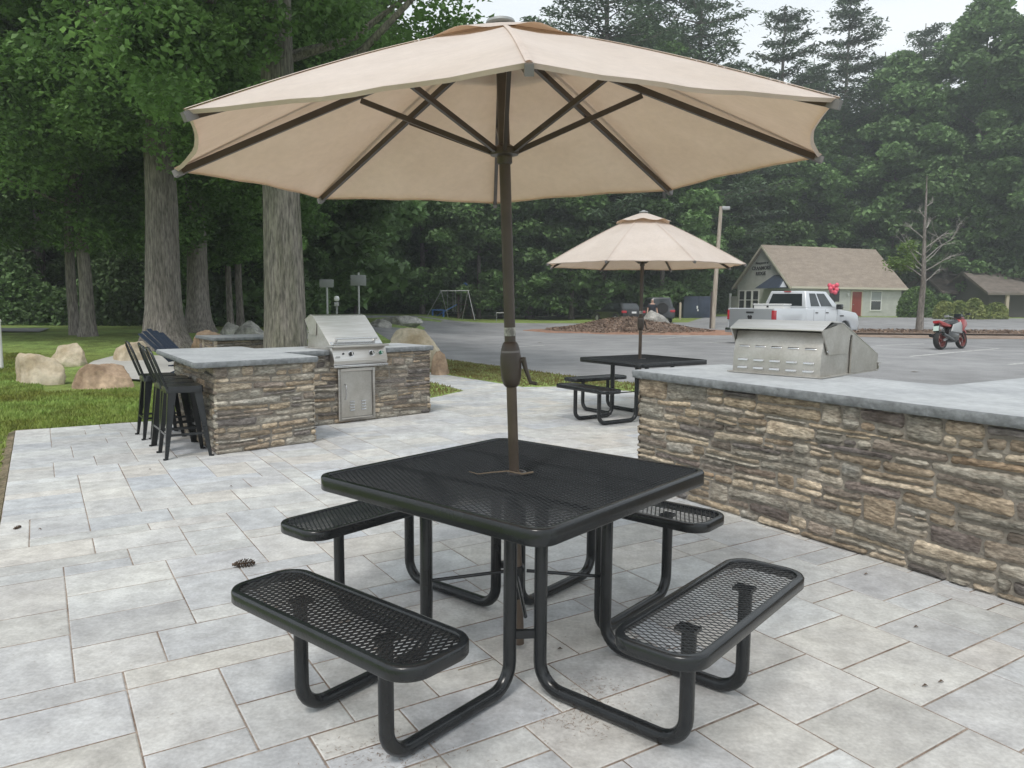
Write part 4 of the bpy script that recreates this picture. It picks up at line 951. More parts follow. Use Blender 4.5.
def make_pickup():
    t = thing('pickup_truck', 'silver pickup truck with dark tailgate parked before the small shop', 'pickup truck')
    zb = .48
    def archr(cx, r=.46): return [(cx-r*math.cos(math.pi*k/8), max(zb, .38+r*math.sin(math.pi*k/8)*1.02)) for k in range(9)]
    # bed sides with arches
    side = [(0.0, zb)]+archr(1.22)+[(2.05, zb), (2.05, 1.33), (0.0, 1.33)]
    body = None
    for s in (-1, 1):
        mb = MB(); y0, y1 = (s*1.0, s*.92); mb.prism(side, y0, y1, 'y'); part(t, 'bed_side', mb, M['silver'], bevel=.012)
    mb = MB(); mb.box(.04, 2.05, -.92, .92, .72, .78); mb.box(1.99, 2.05, -.92, .92, .78, 1.31); part(t, 'bed_floor', mb, M['tailgate'])
    mb = MB(); mb.box(-.03, .04, -.915, .915, .62, 1.31); tg = part(t, 'tailgate', mb, M['tailgate'], bevel=.015)
    mb = MB(); mb.box(-.045, -.03, -.16, .16, 1.15, 1.21); part(tg, 'tailgate_latch', mb, M['dark'], bevel=.01)
    mb = MB(); mb.prism([(-.07, .92), (.07, .92), (.10, 1.04), (.04, 1.08), (0, 1.03), (-.04, 1.08), (-.10, 1.04)], -.044, -.031, 'x'); part(tg, 'emblem', mb, M['dark'])
    mb = MB(); mb.box(-.20, -.02, -.97, .97, .42, .60); part(t, 'rear_bumper', mb, M['chrome'], bevel=.03)
    front = [(2.07, zb), (3.95, zb)]+[(4.80-.48*math.cos(math.pi*k/8), max(zb, .38+.48*math.sin(math.pi*k/8))) for k in range(9)]+[(5.72, zb), (5.80, .70), (5.74, 1.05), (5.55, 1.17), (4.9, 1.25), (4.25, 1.30), (4.1, 1.34), (2.07, 1.34)]
    mb = MB(); mb.prism(front, -1.0, 1.0, 'y'); body = part(t, 'body', mb, M['silver'], bevel=.05, seg=3)
    V = [(2.10, -.95, 1.33), (4.42, -.95, 1.33), (4.42, .95, 1.33), (2.10, .95, 1.33), (2.30, -.76, 1.99), (3.70, -.76, 1.99), (3.70, .76, 1.99), (2.30, .76, 1.99)]
    mb = MB(); mb.add(V, [(0, 3, 2, 1), (4, 5, 6, 7), (0, 1, 5, 4), (1, 2, 6, 5), (2, 3, 7, 6), (3, 0, 4, 7)]); cab = part(t, 'cab', mb, M['silver'], bevel=.05, seg=3)
    for nm, idx, u in (('rear_window', (3, 0, 4, 7), (.10, .90, .14, .84)), ('windshield', (1, 2, 6, 5), (.07, .93, .12, .9))):
        a, b = facequad(V, idx, *u, .006); part(cab, nm, MB().add(a, b), M['glass'])
    for idx, us in (((0, 1, 5, 4), ((.13, .40), (.45, .80))), ((2, 3, 7, 6), ((.20, .55), (.60, .87)))):
        for (u0, u1) in us:
            a, b = facequad(V, idx, u0, u1, .12, .86, .006)
            if u1 == .80 or u0 == .20:
                pass
            part(cab, 'side_window', MB().add(a, b), M['glass'])
    mb = MB(); mb.box(2.26, 2.36, -.14, .14, 1.955, 1.985); part(cab, 'brake_light', mb, M['redlight'])
    for s in (-1, 1):
        mb = MB(); mb.box(-.035, .14, s*.90, s*1.012, .90, 1.26); part(t, 'taillight', mb, M['redlight'], bevel=.02)
        mb = MB(); mb.box(4.02, 4.20, s*1.0, s*1.22, 1.30, 1.50); part(t, 'mirror', mb, M['carblack'], bevel=.03)
        for x in (2.62, 3.35):
            mb = MB(); mb.box(x, x+.17, s*1.0, s*1.02, 1.15, 1.19); part(t, 'door_handle', mb, M['carblack'], bevel=.005)
        for x in (2.52, 3.30, 4.15):
            mb = MB(); mb.box(x-.004, x+.004, s*.995, s*1.003, .58, 1.30); part(t, 'door_seam', mb, M['dark'])
        mb = MB(); mb.box(4.35, 4.62, s*1.0, s*1.006, 1.02, 1.07); part(t, 'fender_badge', mb, M['dark'])
        mb = MB(); mb.box(5.60, 5.79, s*.98, s*.62, .80, 1.02); part(t, 'headlight', mb, M['glass'], bevel=.02)
        wheel(t, 1.22, s*.86, .385); wheel(t, 4.80, s*.86, .385)
    mb = MB(); mb.box(5.74, 5.90, -.95, .95, .45, .72); part(t, 'front_bumper', mb, M['chrome'], bevel=.03)
    mb = MB(); mb.box(.3, 5.6, -.8, .8, .30, .50); part(t, 'chassis', mb, M['dark'])
    # toolbox across the bed, at the cab end
    mb = MB(); mb.box(1.45, 1.93, -.40, .90, 1.20, 1.44); tbx = part(t, 'toolbox', mb, M['white'], bevel=.02)
    mb = MB(); mb.box(1.43, 1.95, -.42, .92, 1.44, 1.50); part(tbx, 'toolbox_lid', mb, M['white'], bevel=.015)
    mb = MB(); mb.box(1.435, 1.45, .24, .32, 1.36, 1.42); part(tbx, 'latch', mb, M['dark'])
    return t
tr = make_pickup(); hd = math.atan2(.6, .8); rrc = Vector((9.36, 27.0)); lft = Vector((-.6, .8)); o2 = rrc+lft*1.0
tr.location = (o2.x, o2.y, -.028); tr.rotation_euler = (0, 0, hd)
def make_car(name, label, x, y, rot, paint, suv=False):
    t = thing(name, label, 'car', (x, y, gz(x, y)-.026), rot)
    L = 4.4; zb = .28; zt = 1.0 if suv else .92; zr = 1.72 if suv else 1.42
    def ar(cx, r=.40): return [(cx-r*math.cos(math.pi*k/8), max(zb, .30+r*math.sin(math.pi*k/8))) for k in range(9)]
    prof = [(0, zb+.1), (.25, zb)]+ar(.95)+ar(3.5)+[(4.2, zb), (L, zb+.15), (L-.03, .72), (L-.5, .85), (3.2, zt), (.15, zt+.02), (0.02, .85)]
    mb = MB(); mb.prism(prof, -.88, .88, 'y'); part(t, 'body', mb, paint, bevel=.06, seg=3)
    V = [(.1, -.80, zt), (3.25, -.80, zt), (3.25, .80, zt), (.1, .80, zt), (.35 if suv else .75, -.62, zr), (2.35, -.62, zr), (2.35, .62, zr), (.35 if suv else .75, .62, zr)]
    mb = MB(); mb.add(V, [(0, 3, 2, 1), (4, 5, 6, 7), (0, 1, 5, 4), (1, 2, 6, 5), (2, 3, 7, 6), (3, 0, 4, 7)]); cab = part(t, 'cabin', mb, paint, bevel=.06)
    for nm, idx, u in (('rear_window', (3, 0, 4, 7), (.1, .9, .15, .85)), ('windshield', (1, 2, 6, 5), (.08, .92, .1, .9)), ('side_window', (0, 1, 5, 4), (.15, .85, .1, .85)), ('side_window', (2, 3, 7, 6), (.15, .85, .1, .85))):
        a, b = facequad(V, idx, *u, .006); part(cab, nm, MB().add(a, b), M['glass'])
    for s in (-1, 1):
        mb = MB(); mb.box(-.01, .14, s*.55, s*.885, .72, .88); part(t, 'taillight', mb, M['redlight'], bevel=.02); wheel(t, .95, s*.78, .32, .2); wheel(t, 3.5, s*.78, .32, .2)
    if suv:
        Mw = Matrix.Translation((-.10, 0, 1.0)) @ Matrix.Rotation(R(90), 4, 'Y'); mb = MB(); mb.lathe([(.1, -.1), (.34, -.1), (.38, -.06), (.38, .06), (.34, .1), (.1, .1)], 24, Mw); part(t, 'spare_wheel', mb, M['tyre'], smooth=40)
    else:
        mb = MB(); mb.box(-.015, .02, -.17, .17, .70, .82); part(t, 'licence_plate', mb, M['white'])
    return t
make_car('parked_car', 'black car with red tail lights parked in the shade left of the man', at(633, 50), 50, R(112), M['carblack'])
make_car('parked_car', 'dark grey off road car with a spare wheel on its back, behind the man', at(661, 51), 51, R(92), M['suv'], True)
# motorcycle (forward = +x)
mo = thing('motorcycle', 'red and black sport motorcycle parked at the mulch bed', 'motorcycle', (gpt(943, 348.5).x-.22, 25.3, -.028), math.atan2(.55, .83)); mo.rotation_euler = (R(-7), 0, math.atan2(.55, .83))
for nm, x in (('wheel', 0.0), ('wheel', 1.38)):
    r = .315; w = .19 if x == 0 else .13; Mw = Matrix.Translation((x, 0, r)) @ Matrix.Rotation(R(90), 4, 'X')
    mb = MB(); mb.lathe([(r*.74, -w/2*.7), (r*.9, -w/2), (r, -w*.2), (r, w*.2), (r*.9, w/2), (r*.74, w/2*.7), (r*.74, -w/2*.7)], 28, Mw, caps=False); tt = part(mo, 'wheel', mb, M['tyre'], smooth=50)
    mb = MB(); mb.lathe([(r*.66, -w/2*.72), (r*.75, -w/2*.72), (r*.75, w/2*.72), (r*.66, w/2*.72), (r*.66, -w/2*.72)], 28, Mw, caps=False); mb.lathe([(.05, -.05), (.05, .05)], 12, Mw)
    for k in range(5): q = k*2*math.pi/5; mb.bar((x, 0, r), (x+math.cos(q)*r*.7, 0, r+math.sin(q)*r*.7), .03, .035, (0, 1, 0))
    part(tt, 'rim', mb, M['darkred'])
mb = MB(); mb.prism([(.38, .30), (.75, .22), (1.0, .35), (1.02, .62), (.78, .78), (.45, .70), (.30, .50)], -.16, .16, 'y'); part(mo, 'engine', mb, M['carblack'], bevel=.04)
mb = MB(); mb.prism([(.62, .74), (1.02, .72), (1.10, .92), (.95, 1.02), (.70, 1.0), (.52, .86)], -.15, .15, 'y'); part(mo, 'tank', mb, M['carblack'], bevel=.06)
mb = MB()
for s in (-1, 1): mb.prism([(.42, .60), (1.12, .52), (1.20, .80), (1.08, .93), (.60, .83)], s*.14, s*.19, 'y')
part(mo, 'frame', mb, M['galv'], bevel=.02)
mb = MB(); mb.prism([(1.05, .55), (1.30, .62), (1.55, .82), (1.50, .95), (1.32, 1.08), (1.12, 1.02), (1.02, .80)], -.19, .19, 'y'); part(mo, 'fairing', mb, M['redpaint'], bevel=.06)
mb = MB(); mb.prism([(1.22, 1.06), (1.50, .97), (1.36, 1.18), (1.24, 1.22)], -.12, .12, 'y'); part(mo, 'windscreen', mb, M['glass'], bevel=.02)
mb = MB(); mb.prism([(.02, .80), (.55, .74), (.62, .83), (.45, .84), (.12, .93), (-.18, .99), (-.20, .92)], -.12, .12, 'y'); part(mo, 'tail', mb, M['redpaint'], bevel=.03)
mb = MB(); mb.prism([(.10, .91), (.55, .80), (.60, .86), (.30, .92), (.12, .97)], -.11, .11, 'y'); part(mo, 'saddle', mb, M['carblack'], bevel=.02)
mb = MB(); mb.prism([(-.22, .60), (-.20, .60), (-.10, .86), (-.16, .86)], -.09, .09, 'y'); part(mo, 'mudguard', mb, M['carblack'])
mb = MB(); mb.prism([(-.245, .64), (-.235, .64), (-.195, .80), (-.205, .80)], -.09, .09, 'y'); part(mo, 'number_plate', mb, mat('plate', (.55, .68, .62), .5))
mb = MB(); mb.box(-.22, -.19, -.08, .08, .90, .95); part(mo, 'taillight', mb, M['redlight'])
mb = MB(); mb.tube([(.55, -.17, .30), (.15, -.20, .42), (-.22, -.22, .52)], [.035, .05, .055], 12); mb.tube([(.15, .18, .42), (-.22, .20, .50)], [.045, .055], 12); part(mo, 'exhaust', mb, M['carblack'], smooth=50)
mb = MB()
for s in (-1, 1): mb.tube([(1.40, s*.09, .31), (1.16, s*.09, .98)], .025, 8)
part(mo, 'fork', mb, M['carblack'], smooth=50)
mb = MB(); mb.tube([(1.02, -.34, 1.0), (1.14, -.12, 1.03), (1.14, .12, 1.03), (1.02, .34, 1.0)], .016, 8); part(mo, 'handlebar', mb, M['carblack'], smooth=50)
for s in (-1, 1): mb = MB(); mb.tube([(1.26, s*.14, 1.1), (1.24, s*.30, 1.16)], .01, 6); mb.box(1.20, 1.24, s*.28, s*.42, 1.12, 1.20); part(mo, 'mirror', mb, M['galv'] if s > 0 else M['carblack'])
mb = MB(); mb.bar((0, .11, .31), (.62, .11, .45), .04, .07); mb.bar((0, -.11, .31), (.62, -.11, .45), .04, .07); part(mo, 'swingarm', mb, M['galv'])
mb = MB(); mb.tube([(.6, .15, .3), (.55, .36, .03)], .012, 6); part(mo, 'kickstand', mb, M['galv'])
mb = MB(); mb.prism([(1.22, .62), (1.50, .60), (1.66, .50), (1.62, .62), (1.42, .68)], -.08, .08, 'y'); part(mo, 'front_mudguard', mb, M['redpaint'], bevel=.02)
# ------------------------------------------------------------------ shop
sh = thing('shop_building', 'small pale shop with brown shingle roof, red side door and gable lettering', 'shop')
sx0, sy0 = 23.5, 64.; LU = Vector((.93, .3676)); WU = Vector((-.3676, .93)); gs = .46
SM = Matrix(((LU.x, WU.x, 0, sx0), (LU.y, WU.y, 0, sy0), (0, 0, 1, gs), (0, 0, 0, 1)))   # local x along long side, y along gable (away-left)
Ls, Ws, He, Hr = 12.6, 7.0, 2.72, 6.05
mb = MB(); mb.prism([(0, -.3), (Ws, -.3), (Ws, He), (Ws/2, Hr-.12), (0, He)], 0, Ls, 'x', SM); wl = part(sh, 'walls', mb, M['siding'])
mb = MB()
for k in range(26):   # clapboard shadow-casting ledges on the two seen sides
    z = .1+k*.22
    if z < He-.1: mb.box(0, Ls, -.018, 0, z, z+.02, SM)
    if z < He: mb.box(-.018, 0, 0, Ws, z, z+.02, SM)
    elif z < Hr-.3: q = (z-He)/(Hr-He)*Ws/2+.06; mb.box(-.018, 0, q, Ws-q, z, z+.02, SM)
part(wl, 'clapboard_edge', mb, M['siding'])
mb = MB(); ov = .35; sl_ = (Hr-He)/(Ws/2)
for s in (0, 1):
    ya, yb = (-ov, Ws/2) if s == 0 else (Ws+ov, Ws/2); za = He-ov*sl_
    mb.prism([(ya, za), (yb, Hr), (yb, Hr+.14), (ya, za+.14)], -.35, Ls+.35, 'x', SM)
rf_ = part(sh, 'roof', mb, M['shingle'])
mb = MB(); mb.box(-.36, Ls+.36, -ov-.10, -ov+.0, He-ov*sl_-.06, He-ov*sl_+.12, SM); part(rf_, 'gutter', mb, M['trim'])
mb = MB()
for s in (0, 1):
    ya, yb = (-ov, Ws/2) if s == 0 else (Ws+ov, Ws/2); za = He-ov*sl_
    mb.prism([(ya, za-.14), (yb, Hr-.12), (yb, Hr+.1), (ya, za+.1)], -.40, -.355, 'x', SM)
part(rf_, 'rake_board', mb, M['trim'])
mb = MB(); mb.box(6.75, 7.85, -.05, 0, 0, 2.12, SM); dr = part(sh, 'door', mb, M['reddoor'])
mb = MB(); mb.box(6.62, 6.75, -.07, 0, 0, 2.22, SM); mb.box(7.85, 7.98, -.07, 0, 0, 2.22, SM); mb.box(6.62, 7.98, -.075, 0, 2.12, 2.24, SM); part(dr, 'door_frame', mb, M['trim'])
mb = MB(); mb.tube([SM @ Vector((6.9, -.06, 1.0)), SM @ Vector((6.9, -.12, 1.0))], .04, 8); part(dr, 'door_knob', mb, M['galv'])
mb = MB(); mb.box(6.15, 6.32, -.16, 0, 1.75, 1.98, SM); part(sh, 'wall_lamp', mb, M['white'], bevel=.02)
def win(par, x0, x1, z0, z1, y=0, gable=False):
    def B(mb, a, b, c, d, e, f): 
        if gable: mb.box(c, d, a, b, e, f, SM)
        else: mb.box(a, b, c, d, e, f, SM)
    mb = MB(); B(mb, x0, x1, -.03, 0, z0, z1); w_ = part(par, 'window', mb, M['glass'])
    mb = MB(); t_ = .09
    for (a, b, e, f) in ((x0-t_, x0, z0-t_, z1+t_), (x1, x1+t_, z0-t_, z1+t_), (x0, x1, z0-t_, z0), (x0, x1, z1, z1+t_), (x0, x1, (z0+z1)/2-.03, (z0+z1)/2+.03)): B(mb, a, b, -.055, 0, e, f)
    part(w_, 'window_frame', mb, M['white']); return w_
w1 = win(sh, 9.0, 10.15, .55, 2.15)
mb = MB(); mb.box(9.02, 10.13, -.034, -.031, 1.33, 2.12, SM); part(w1, 'blind', mb, mat('blind', (.35, .37, .38), .8))
for k in range(3): win(sh, 4.05+k*.95, 4.75+k*.95, .55, 2.15, gable=True)
# awning over the gable entrance (toward the near corner) and the dark entrance
mb = MB(); mb.box(-.04, 0, .75, 2.2, 0, 2.15, SM); part(sh, 'entrance_door', mb, M['dark'])
mb = MB(); V = [SM @ Vector(p) for p in ((-.02, 1.0, 3.5), (-.02, 2.1, 3.5), (-1.1, 3.3, 2.35), (-1.1, .25, 2.35), (-.02, .25, 2.35), (-.02, 3.3, 2.35))]
mb.add(V, [(0, 1, 2, 3), (0, 3, 4), (1, 5, 2), (3, 2, 5, 4), (0, 4, 5, 1)]); aw = part(sh, 'awning', mb, M['navy'])
mb = MB(); V = [SM @ Vector(p) for p in ((-.40, .50, 2.95), (-.95, .24, 2.42), (-.28, .22, 2.42))]+[SM @ Vector(p) for p in ((-.40, .54, 2.95), (-.95, .28, 2.42), (-.28, .26, 2.42))]
mb.add(V, [(0, 1, 2), (5, 4, 3), (0, 3, 4, 1), (1, 4, 5, 2), (2, 5, 3, 0)]); part(aw, 'awning_emblem', mb, mat('pale_emblem', (.45, .48, .52), .7))
def text(par, s, size, M4, m, name='lettering', shear=0):
    cu = bpy.data.curves.new(name, 'FONT'); cu.body = s; cu.size = size; cu.align_x = 'CENTER'; cu.align_y = 'CENTER'; cu.extrude = .015; cu.offset = .012*size/.5; cu.shear = shear; cu.space_character = 1.05
    o = bpy.data.objects.new(name+'_src', cu); C.objects.link(o); dg = bpy.context.evaluated_depsgraph_get(); dg.update()
    me = bpy.data.meshes.new_from_object(o.evaluated_get(dg)); bpy.data.objects.remove(o); me.transform(M4); me.materials.clear(); me.materials.append(m)
    q = bpy.data.objects.new(name, me); C.objects.link(q); q.parent = par; return q
# text plane on gable: right = -y local (towards near corner), up = z, out = -x
TM = SM @ Matrix(((0, 0, -1, -.035), (-1, 0, 0, 0), (0, 1, 0, 0), (0, 0, 0, 1)))
for (s_, sz_, y_, z_, shr) in (('Management at', .26, 3.75, 4.62, .2), ('CRANMORE', .44, 3.8, 4.16, 0), ('RIDGE', .44, 3.85, 3.68, 0)):
    text(sh, s_, sz_, TM @ Matrix.Translation((-y_, z_, 0)), M['letter'], shear=shr)
# fence beside the shop
fc = thing('fence', 'short pale board fence with a white end post left of the shop', 'fence')
fM = SM @ Matrix.Translation((.2, Ws+.0, 0)); mb = MB()
for k in range(7): mb.box(-.02, .02, .05+k*.16, .19+k*.16, 0, 1.7, fM)
part(fc, 'board_panel', mb, M['siding']); mb = MB(); mb.box(-.09, .09, 1.2, 1.38, 0, 1.98, fM); part(fc, 'post', mb, M['white'], bevel=.01)
# balloons tied to a small dark sign
bx, by = at(829.5, 58), 58.
sg = thing('notice_board', 'small dark sign post between the truck and the shop', 'sign', (bx+.15, by, gz(bx, by)-.03)); mb = MB(); mb.box(-.04, .04, -.04, .04, 0, 1.3); part(sg, 'post', mb, M['carblack']); mb = MB(); mb.box(-.38, .38, -.03, .03, 1.25, 2.25); part(sg, 'board', mb, M['letter'], bevel=.01)
for i, (dx, dz) in enumerate(((-.22, 2.55), (.05, 2.72), (.26, 2.5), (-.08, 2.36), (.16, 2.28), (-.24, 2.80), (.27, 2.83))):
    mb = MB(); r = .165; mb.lathe([(r*math.sin(a)*(1 if a > 1.57 else 1)+.001, -r*1.12*math.cos(a)) for a in np.linspace(0.05, 3.1, 12)], 16); o = mb.build('balloon', M['pink'], smooth=60); o.location = (bx+dx, by-.08+.12*(i % 2), gz(bx, by)+dz-.35)
    tag(o, 'pink balloon in the bunch above the dark sign by the truck roof', 'balloon', 'pink balloons')
# ------------------------------------------------------------------ house at right
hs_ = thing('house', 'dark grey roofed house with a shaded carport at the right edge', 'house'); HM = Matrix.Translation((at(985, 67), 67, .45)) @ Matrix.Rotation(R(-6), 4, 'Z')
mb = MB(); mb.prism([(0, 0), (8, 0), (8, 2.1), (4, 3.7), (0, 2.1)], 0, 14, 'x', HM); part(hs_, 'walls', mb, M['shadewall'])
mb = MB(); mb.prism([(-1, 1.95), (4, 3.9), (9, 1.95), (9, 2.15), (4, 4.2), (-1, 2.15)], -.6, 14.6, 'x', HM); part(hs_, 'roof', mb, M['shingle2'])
for x in (1, 5, 9): mb = MB(); mb.box(x, x+.25, -.9, -.65, 0, 2.1, HM); part(hs_, 'carport_post', mb, M['tan'])
h2 = thing('house', 'small low house roof showing beyond the yellow green bushes', 'house'); HM = Matrix.Translation((at(940, 73), 73, .45))
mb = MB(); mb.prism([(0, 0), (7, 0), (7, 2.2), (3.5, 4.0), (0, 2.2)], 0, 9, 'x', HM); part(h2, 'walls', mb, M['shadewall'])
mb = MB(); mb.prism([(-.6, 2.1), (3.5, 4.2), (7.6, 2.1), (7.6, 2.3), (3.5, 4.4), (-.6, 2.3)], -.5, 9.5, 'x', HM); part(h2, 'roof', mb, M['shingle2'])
# pale house glimpsed behind the swings
h3 = thing('house', 'pale house wall glimpsed through the trees behind the swings', 'house'); HM = Matrix.Translation((at(428, 84), 84, .4))
mb = MB(); mb.prism([(0, 0), (6, 0), (6, 4.6), (0, 4.6)], 0, 8, 'x', HM); part(h3, 'walls', mb, M['white']); mb = MB(); mb.prism([(-.5, 4.5), (3, 7), (6.5, 4.5), (6.5, 4.7), (3, 7.2), (-.5, 4.7)], -.5, 8.5, 'x', HM); part(h3, 'roof', mb, M['shingle2'])
# ------------------------------------------------------------------ bushes
def bush(px0, px1, ytop, Y, m, label, n, seed, sz=.16, lumps=1):
    rg = np.random.default_rng(seed); x0, x1 = at(px0, Y), at(px1, Y); g = gz((x0+x1)/2, Y)-.03; H = CAM_H-(ytop-302)/FOC*Y-g
    P = []
    for k in range(lumps):
        w = (x1-x0)/lumps*(1.35 if lumps > 1 else 1); cx = x0+(x1-x0)*(k+.5)/lumps; h = H*(1 if lumps == 1 else rg.uniform(.75, 1))
        D = rg.normal(size=(n//lumps, 3)); D /= np.linalg.norm(D, axis=1, keepdims=True); r = rg.uniform(.8, 1.02, (n//lumps, 1))
        Q = D*r; Q[:, 2] = np.abs(Q[:, 2])**.75; P.append(np.stack([cx+Q[:, 0]*w/2, Y+Q[:, 1]*w*.45, g+Q[:, 2]*h], 1))
    P = np.concatenate(P); c = np.array([(x0+x1)/2, Y, g]); o = thing('bush', label, 'bush', tuple(c)); leaf_mesh('foliage', P-c, sz, M[m], seed, up=.2, parent=o)
    mb = MB(); mb.tube([(0, 0, -.1), (0, 0, H*.6)], [.08, .03], 6); part(o, 'stem', mb, M['bark'])
bush(896, 933, 284, 63, 'bush', 'round clipped green bush at the right corner of the shop', 9000, 1, .2)
bush(934, 978, 294, 58, 'bush2', 'spreading yellow green bush, left half of the low bushes behind the motorcycle', 8000, 2, .2, 3)
bush(968, 1001, 297, 58.5, 'bush2', 'smaller yellow green bush nearer the dark carport', 6000, 3, .2, 2)
# ------------------------------------------------------------------ half dead young tree
yt = thing('young_tree', 'half dead young tree with bare grey twigs in the mulch bed', 'tree', (at(918, 40.6), 40.6, .04)); rg2 = random.Random(9)
mb = MB(); mb.tube([(0, 0, -.2), (.0, 0, 1.2), (.05, 0, 2.6), (-.02, 0, 4.2), (-.08, 0, 5.6), (-.10, 0, 7.2), (-.14, 0, 8.2)], [.22, .165, .135, .10, .075, .045, .02], 10); tk = part(yt, 'trunk', mb, M['bark'], smooth=60)
mb = MB(); tips = []
def twig(p, d, l, r, dep):
    q = p+d*l*.5+Vector((0, 0, rg2.uniform(-.05, .12)*l)); e = q+(d+Vector((rg2.uniform(-.25, .25), rg2.uniform(-.25, .25), rg2.uniform(-.1, .3)))).normalized()*l*.5
    mb.tube([p, q, e], [r, r*.7, r*.35], 5); tips.append((e, dep))
    if dep:
        for _ in range(rg2.randint(2, 3)): twig(p.lerp(e, rg2.uniform(.35, .95)), (d+Vector((rg2.uniform(-1, 1), rg2.uniform(-1, 1), rg2.uniform(-.5, .7)))).normalized(), l*.55, r*.5, dep-1)
for (z, ang, l) in ((2.6, 10, 1.7), (2.9, 165, 1.6), (3.2, -20, 2.3), (3.6, 25, 2.6), (3.4, 195, 2.0), (4.0, 150, 1.8), (4.4, -5, 2.0), (4.9, 175, 1.6), (5.4, 40, 1.3), (6.0, 200, 1.0), (3.0, 80, 1.6), (4.1, -80, 1.5), (6.6, 10, .7), (3.8, 5, 2.7)):
    d = Vector((math.cos(R(ang)), math.sin(R(ang)), .38)).normalized(); twig(Vector((.03-(z-2.6)*.03, 0, z)), (d+Vector((0, 0, .25))).normalized(), l*.68, .028, 3)
part(yt, 'branches', mb, mat('bare_twigs', (.34, .32, .29), .9), fix=False)
Pl = []
for (e, dp) in tips:
    if (e.x < -.4 and 2.2 < e.z < 4.6) or (abs(e.x-.2) < .4 and 3 < e.z < 4.4): Pl.append(np.array(e)+np.random.default_rng(int(e.x*1000) % 999).normal(size=(26, 3))*.17)
if Pl: leaf_mesh('leaves', np.concatenate(Pl), .15, mat('young_leaves', (.16, .25, .06), .6, trans=.3), 4, parent=yt)
# ------------------------------------------------------------------ poles, signs, swings
lp = thing('light_pole', 'tall weathered wooden pole with a small lamp head, right of the far umbrella', 'light pole', (at(711.5, 45), 45, -.02)); mb = MB(); mb.tube([(0, 0, -.3), (.1, 0, 3), (.25, 0, 7.15)], [.15, .13, .10], 12); part(lp, 'pole', mb, M['pole'], smooth=60)
mb = MB(); mb.box(.28, .75, -.15, .15, 6.95, 7.15); part(lp, 'lamp_head', mb, M['galv'], bevel=.03); mb = MB(); mb.bar((.2, 0, 7.1), (.4, 0, 7.1), .05, .05); part(lp, 'arm', mb, M['galv'])
mb = MB(); mb.tube([(-.16, -.1, 0), (-.14, -.1, 2.2)], .05, 8); part(lp, 'conduit', mb, M['brown'])
for i, (px, Y, ztop, bw, bh, yb, lab, pole) in enumerate([(327.5, 25, 281, 14, 8, 289, 'left grey sign board on a thin post behind the grill', 289), (359, 26, 274, 15.5, 10.5, 287, 'taller right grey sign board on a thin post behind the grill', 274)]):
    x = at(px, Y); g = gz(x, Y)-.03; k = Y/FOC; t = thing('sign', lab, 'sign', (x, Y, g), 0, 'grey sign boards behind the grill')
    zb = CAM_H-(yb-302)*k-g; mb = MB(); mb.tube([(0, .02, -.1), (0, .02, CAM_H-(pole-302)*k-g)], .035, 8); part(t, 'post', mb, M['galv'], smooth=40)
    mb = MB(); mb.box(-bw*k/2, bw*k/2, -.03, .0, zb, zb+bh*k); part(t, 'board', mb, M['sign'], bevel=.008)
t = thing('meter_post', 'short dark post with a round pale head just behind the grill hood', 'post', (at(337, 22), 22, 0)); mb = MB(); mb.tube([(0, 0, 0), (0, 0, 1.3)], .03, 8); part(t, 'post', mb, M['sign'])
mb = MB(); mb.lathe([(.001, 1.44), (.06, 1.455), (.08, 1.50), (.08, 1.54), (.06, 1.585), (.001, 1.60)], 16); part(t, 'round_head', mb, M['white'], smooth=60); mb = MB(); mb.box(-.06, .06, -.06, .06, 1.30, 1.42); part(t, 'box', mb, M['galv'], bevel=.01)
t = thing('white_post', 'thin white post cut by the left edge of the view', 'post', (at(-1, 15), 15, gz(at(-1, 15), 15)-.1)); mb = MB(); mb.tube([(0, 0, 0), (0, 0, 1.02)], .045, 10); part(t, 'post', mb, M['white'], smooth=50); mb = MB(); mb.lathe([(.055, 1.02), (.055, 1.05), (.02, 1.09), (.002, 1.10)], 10); part(t, 'cap', mb, M['white'])
sw = thing('swing_set', 'metal A frame swing set on the grass beyond the car park', 'swing set'); Ys = 56.; zg = gz(-4, 56)-.03
def wp(px, py, Y=Ys): return Vector((at(px, Y), Y, CAM_H-(py-302)/FOC*Y))
for (a, b) in (((441, 291.6), (424, 320.5)), ((441, 291.6), (447.5, 320.3)), ((467.7, 291), (475, 320.8)), ((467.7, 291), (461, 320))):
    p = wp(*a); q = wp(*b); q.z = zg; q.y += rf.choice((-.8, .8)); mb = MB(); mb.tube([p, q], .03, 8); part(sw, 'leg', mb, M['galv'], smooth=40)
mb = MB(); mb.tube([wp(440, 291.6), wp(469, 291)], .03, 8); part(sw, 'top_bar', mb, M['galv'], smooth=40)
for px in (450, 458):
    p = wp(px, 291.4); mb = MB(); 
    for s in (-.2, .2): mb.tube([p+Vector((s, 0, 0)), Vector((p.x+s, p.y, zg+.55))], .012, 5)
    part(sw, 'chain', mb, M['galv']); mb = MB(); mb.box(p.x-.24, p.x+.24, p.y-.1, p.y+.1, zg+.50, zg+.54); part(sw, 'swing_seat', mb, M['carblack'])
ps = thing('playset', 'wooden play tower with a blue slide in the shade by the swings', 'playset'); Yp = 58.5; zg = gz(-4, Yp)-.03
xl, xr = at(438, Yp), at(459, Yp)
for x in (xr-.1, xr+1.0):
    for y in (Yp, Yp+1.1): mb = MB(); mb.box(x-.05, x+.05, y-.05, y+.05, zg, zg+2.2); part(ps, 'post', mb, M['brownlow'])
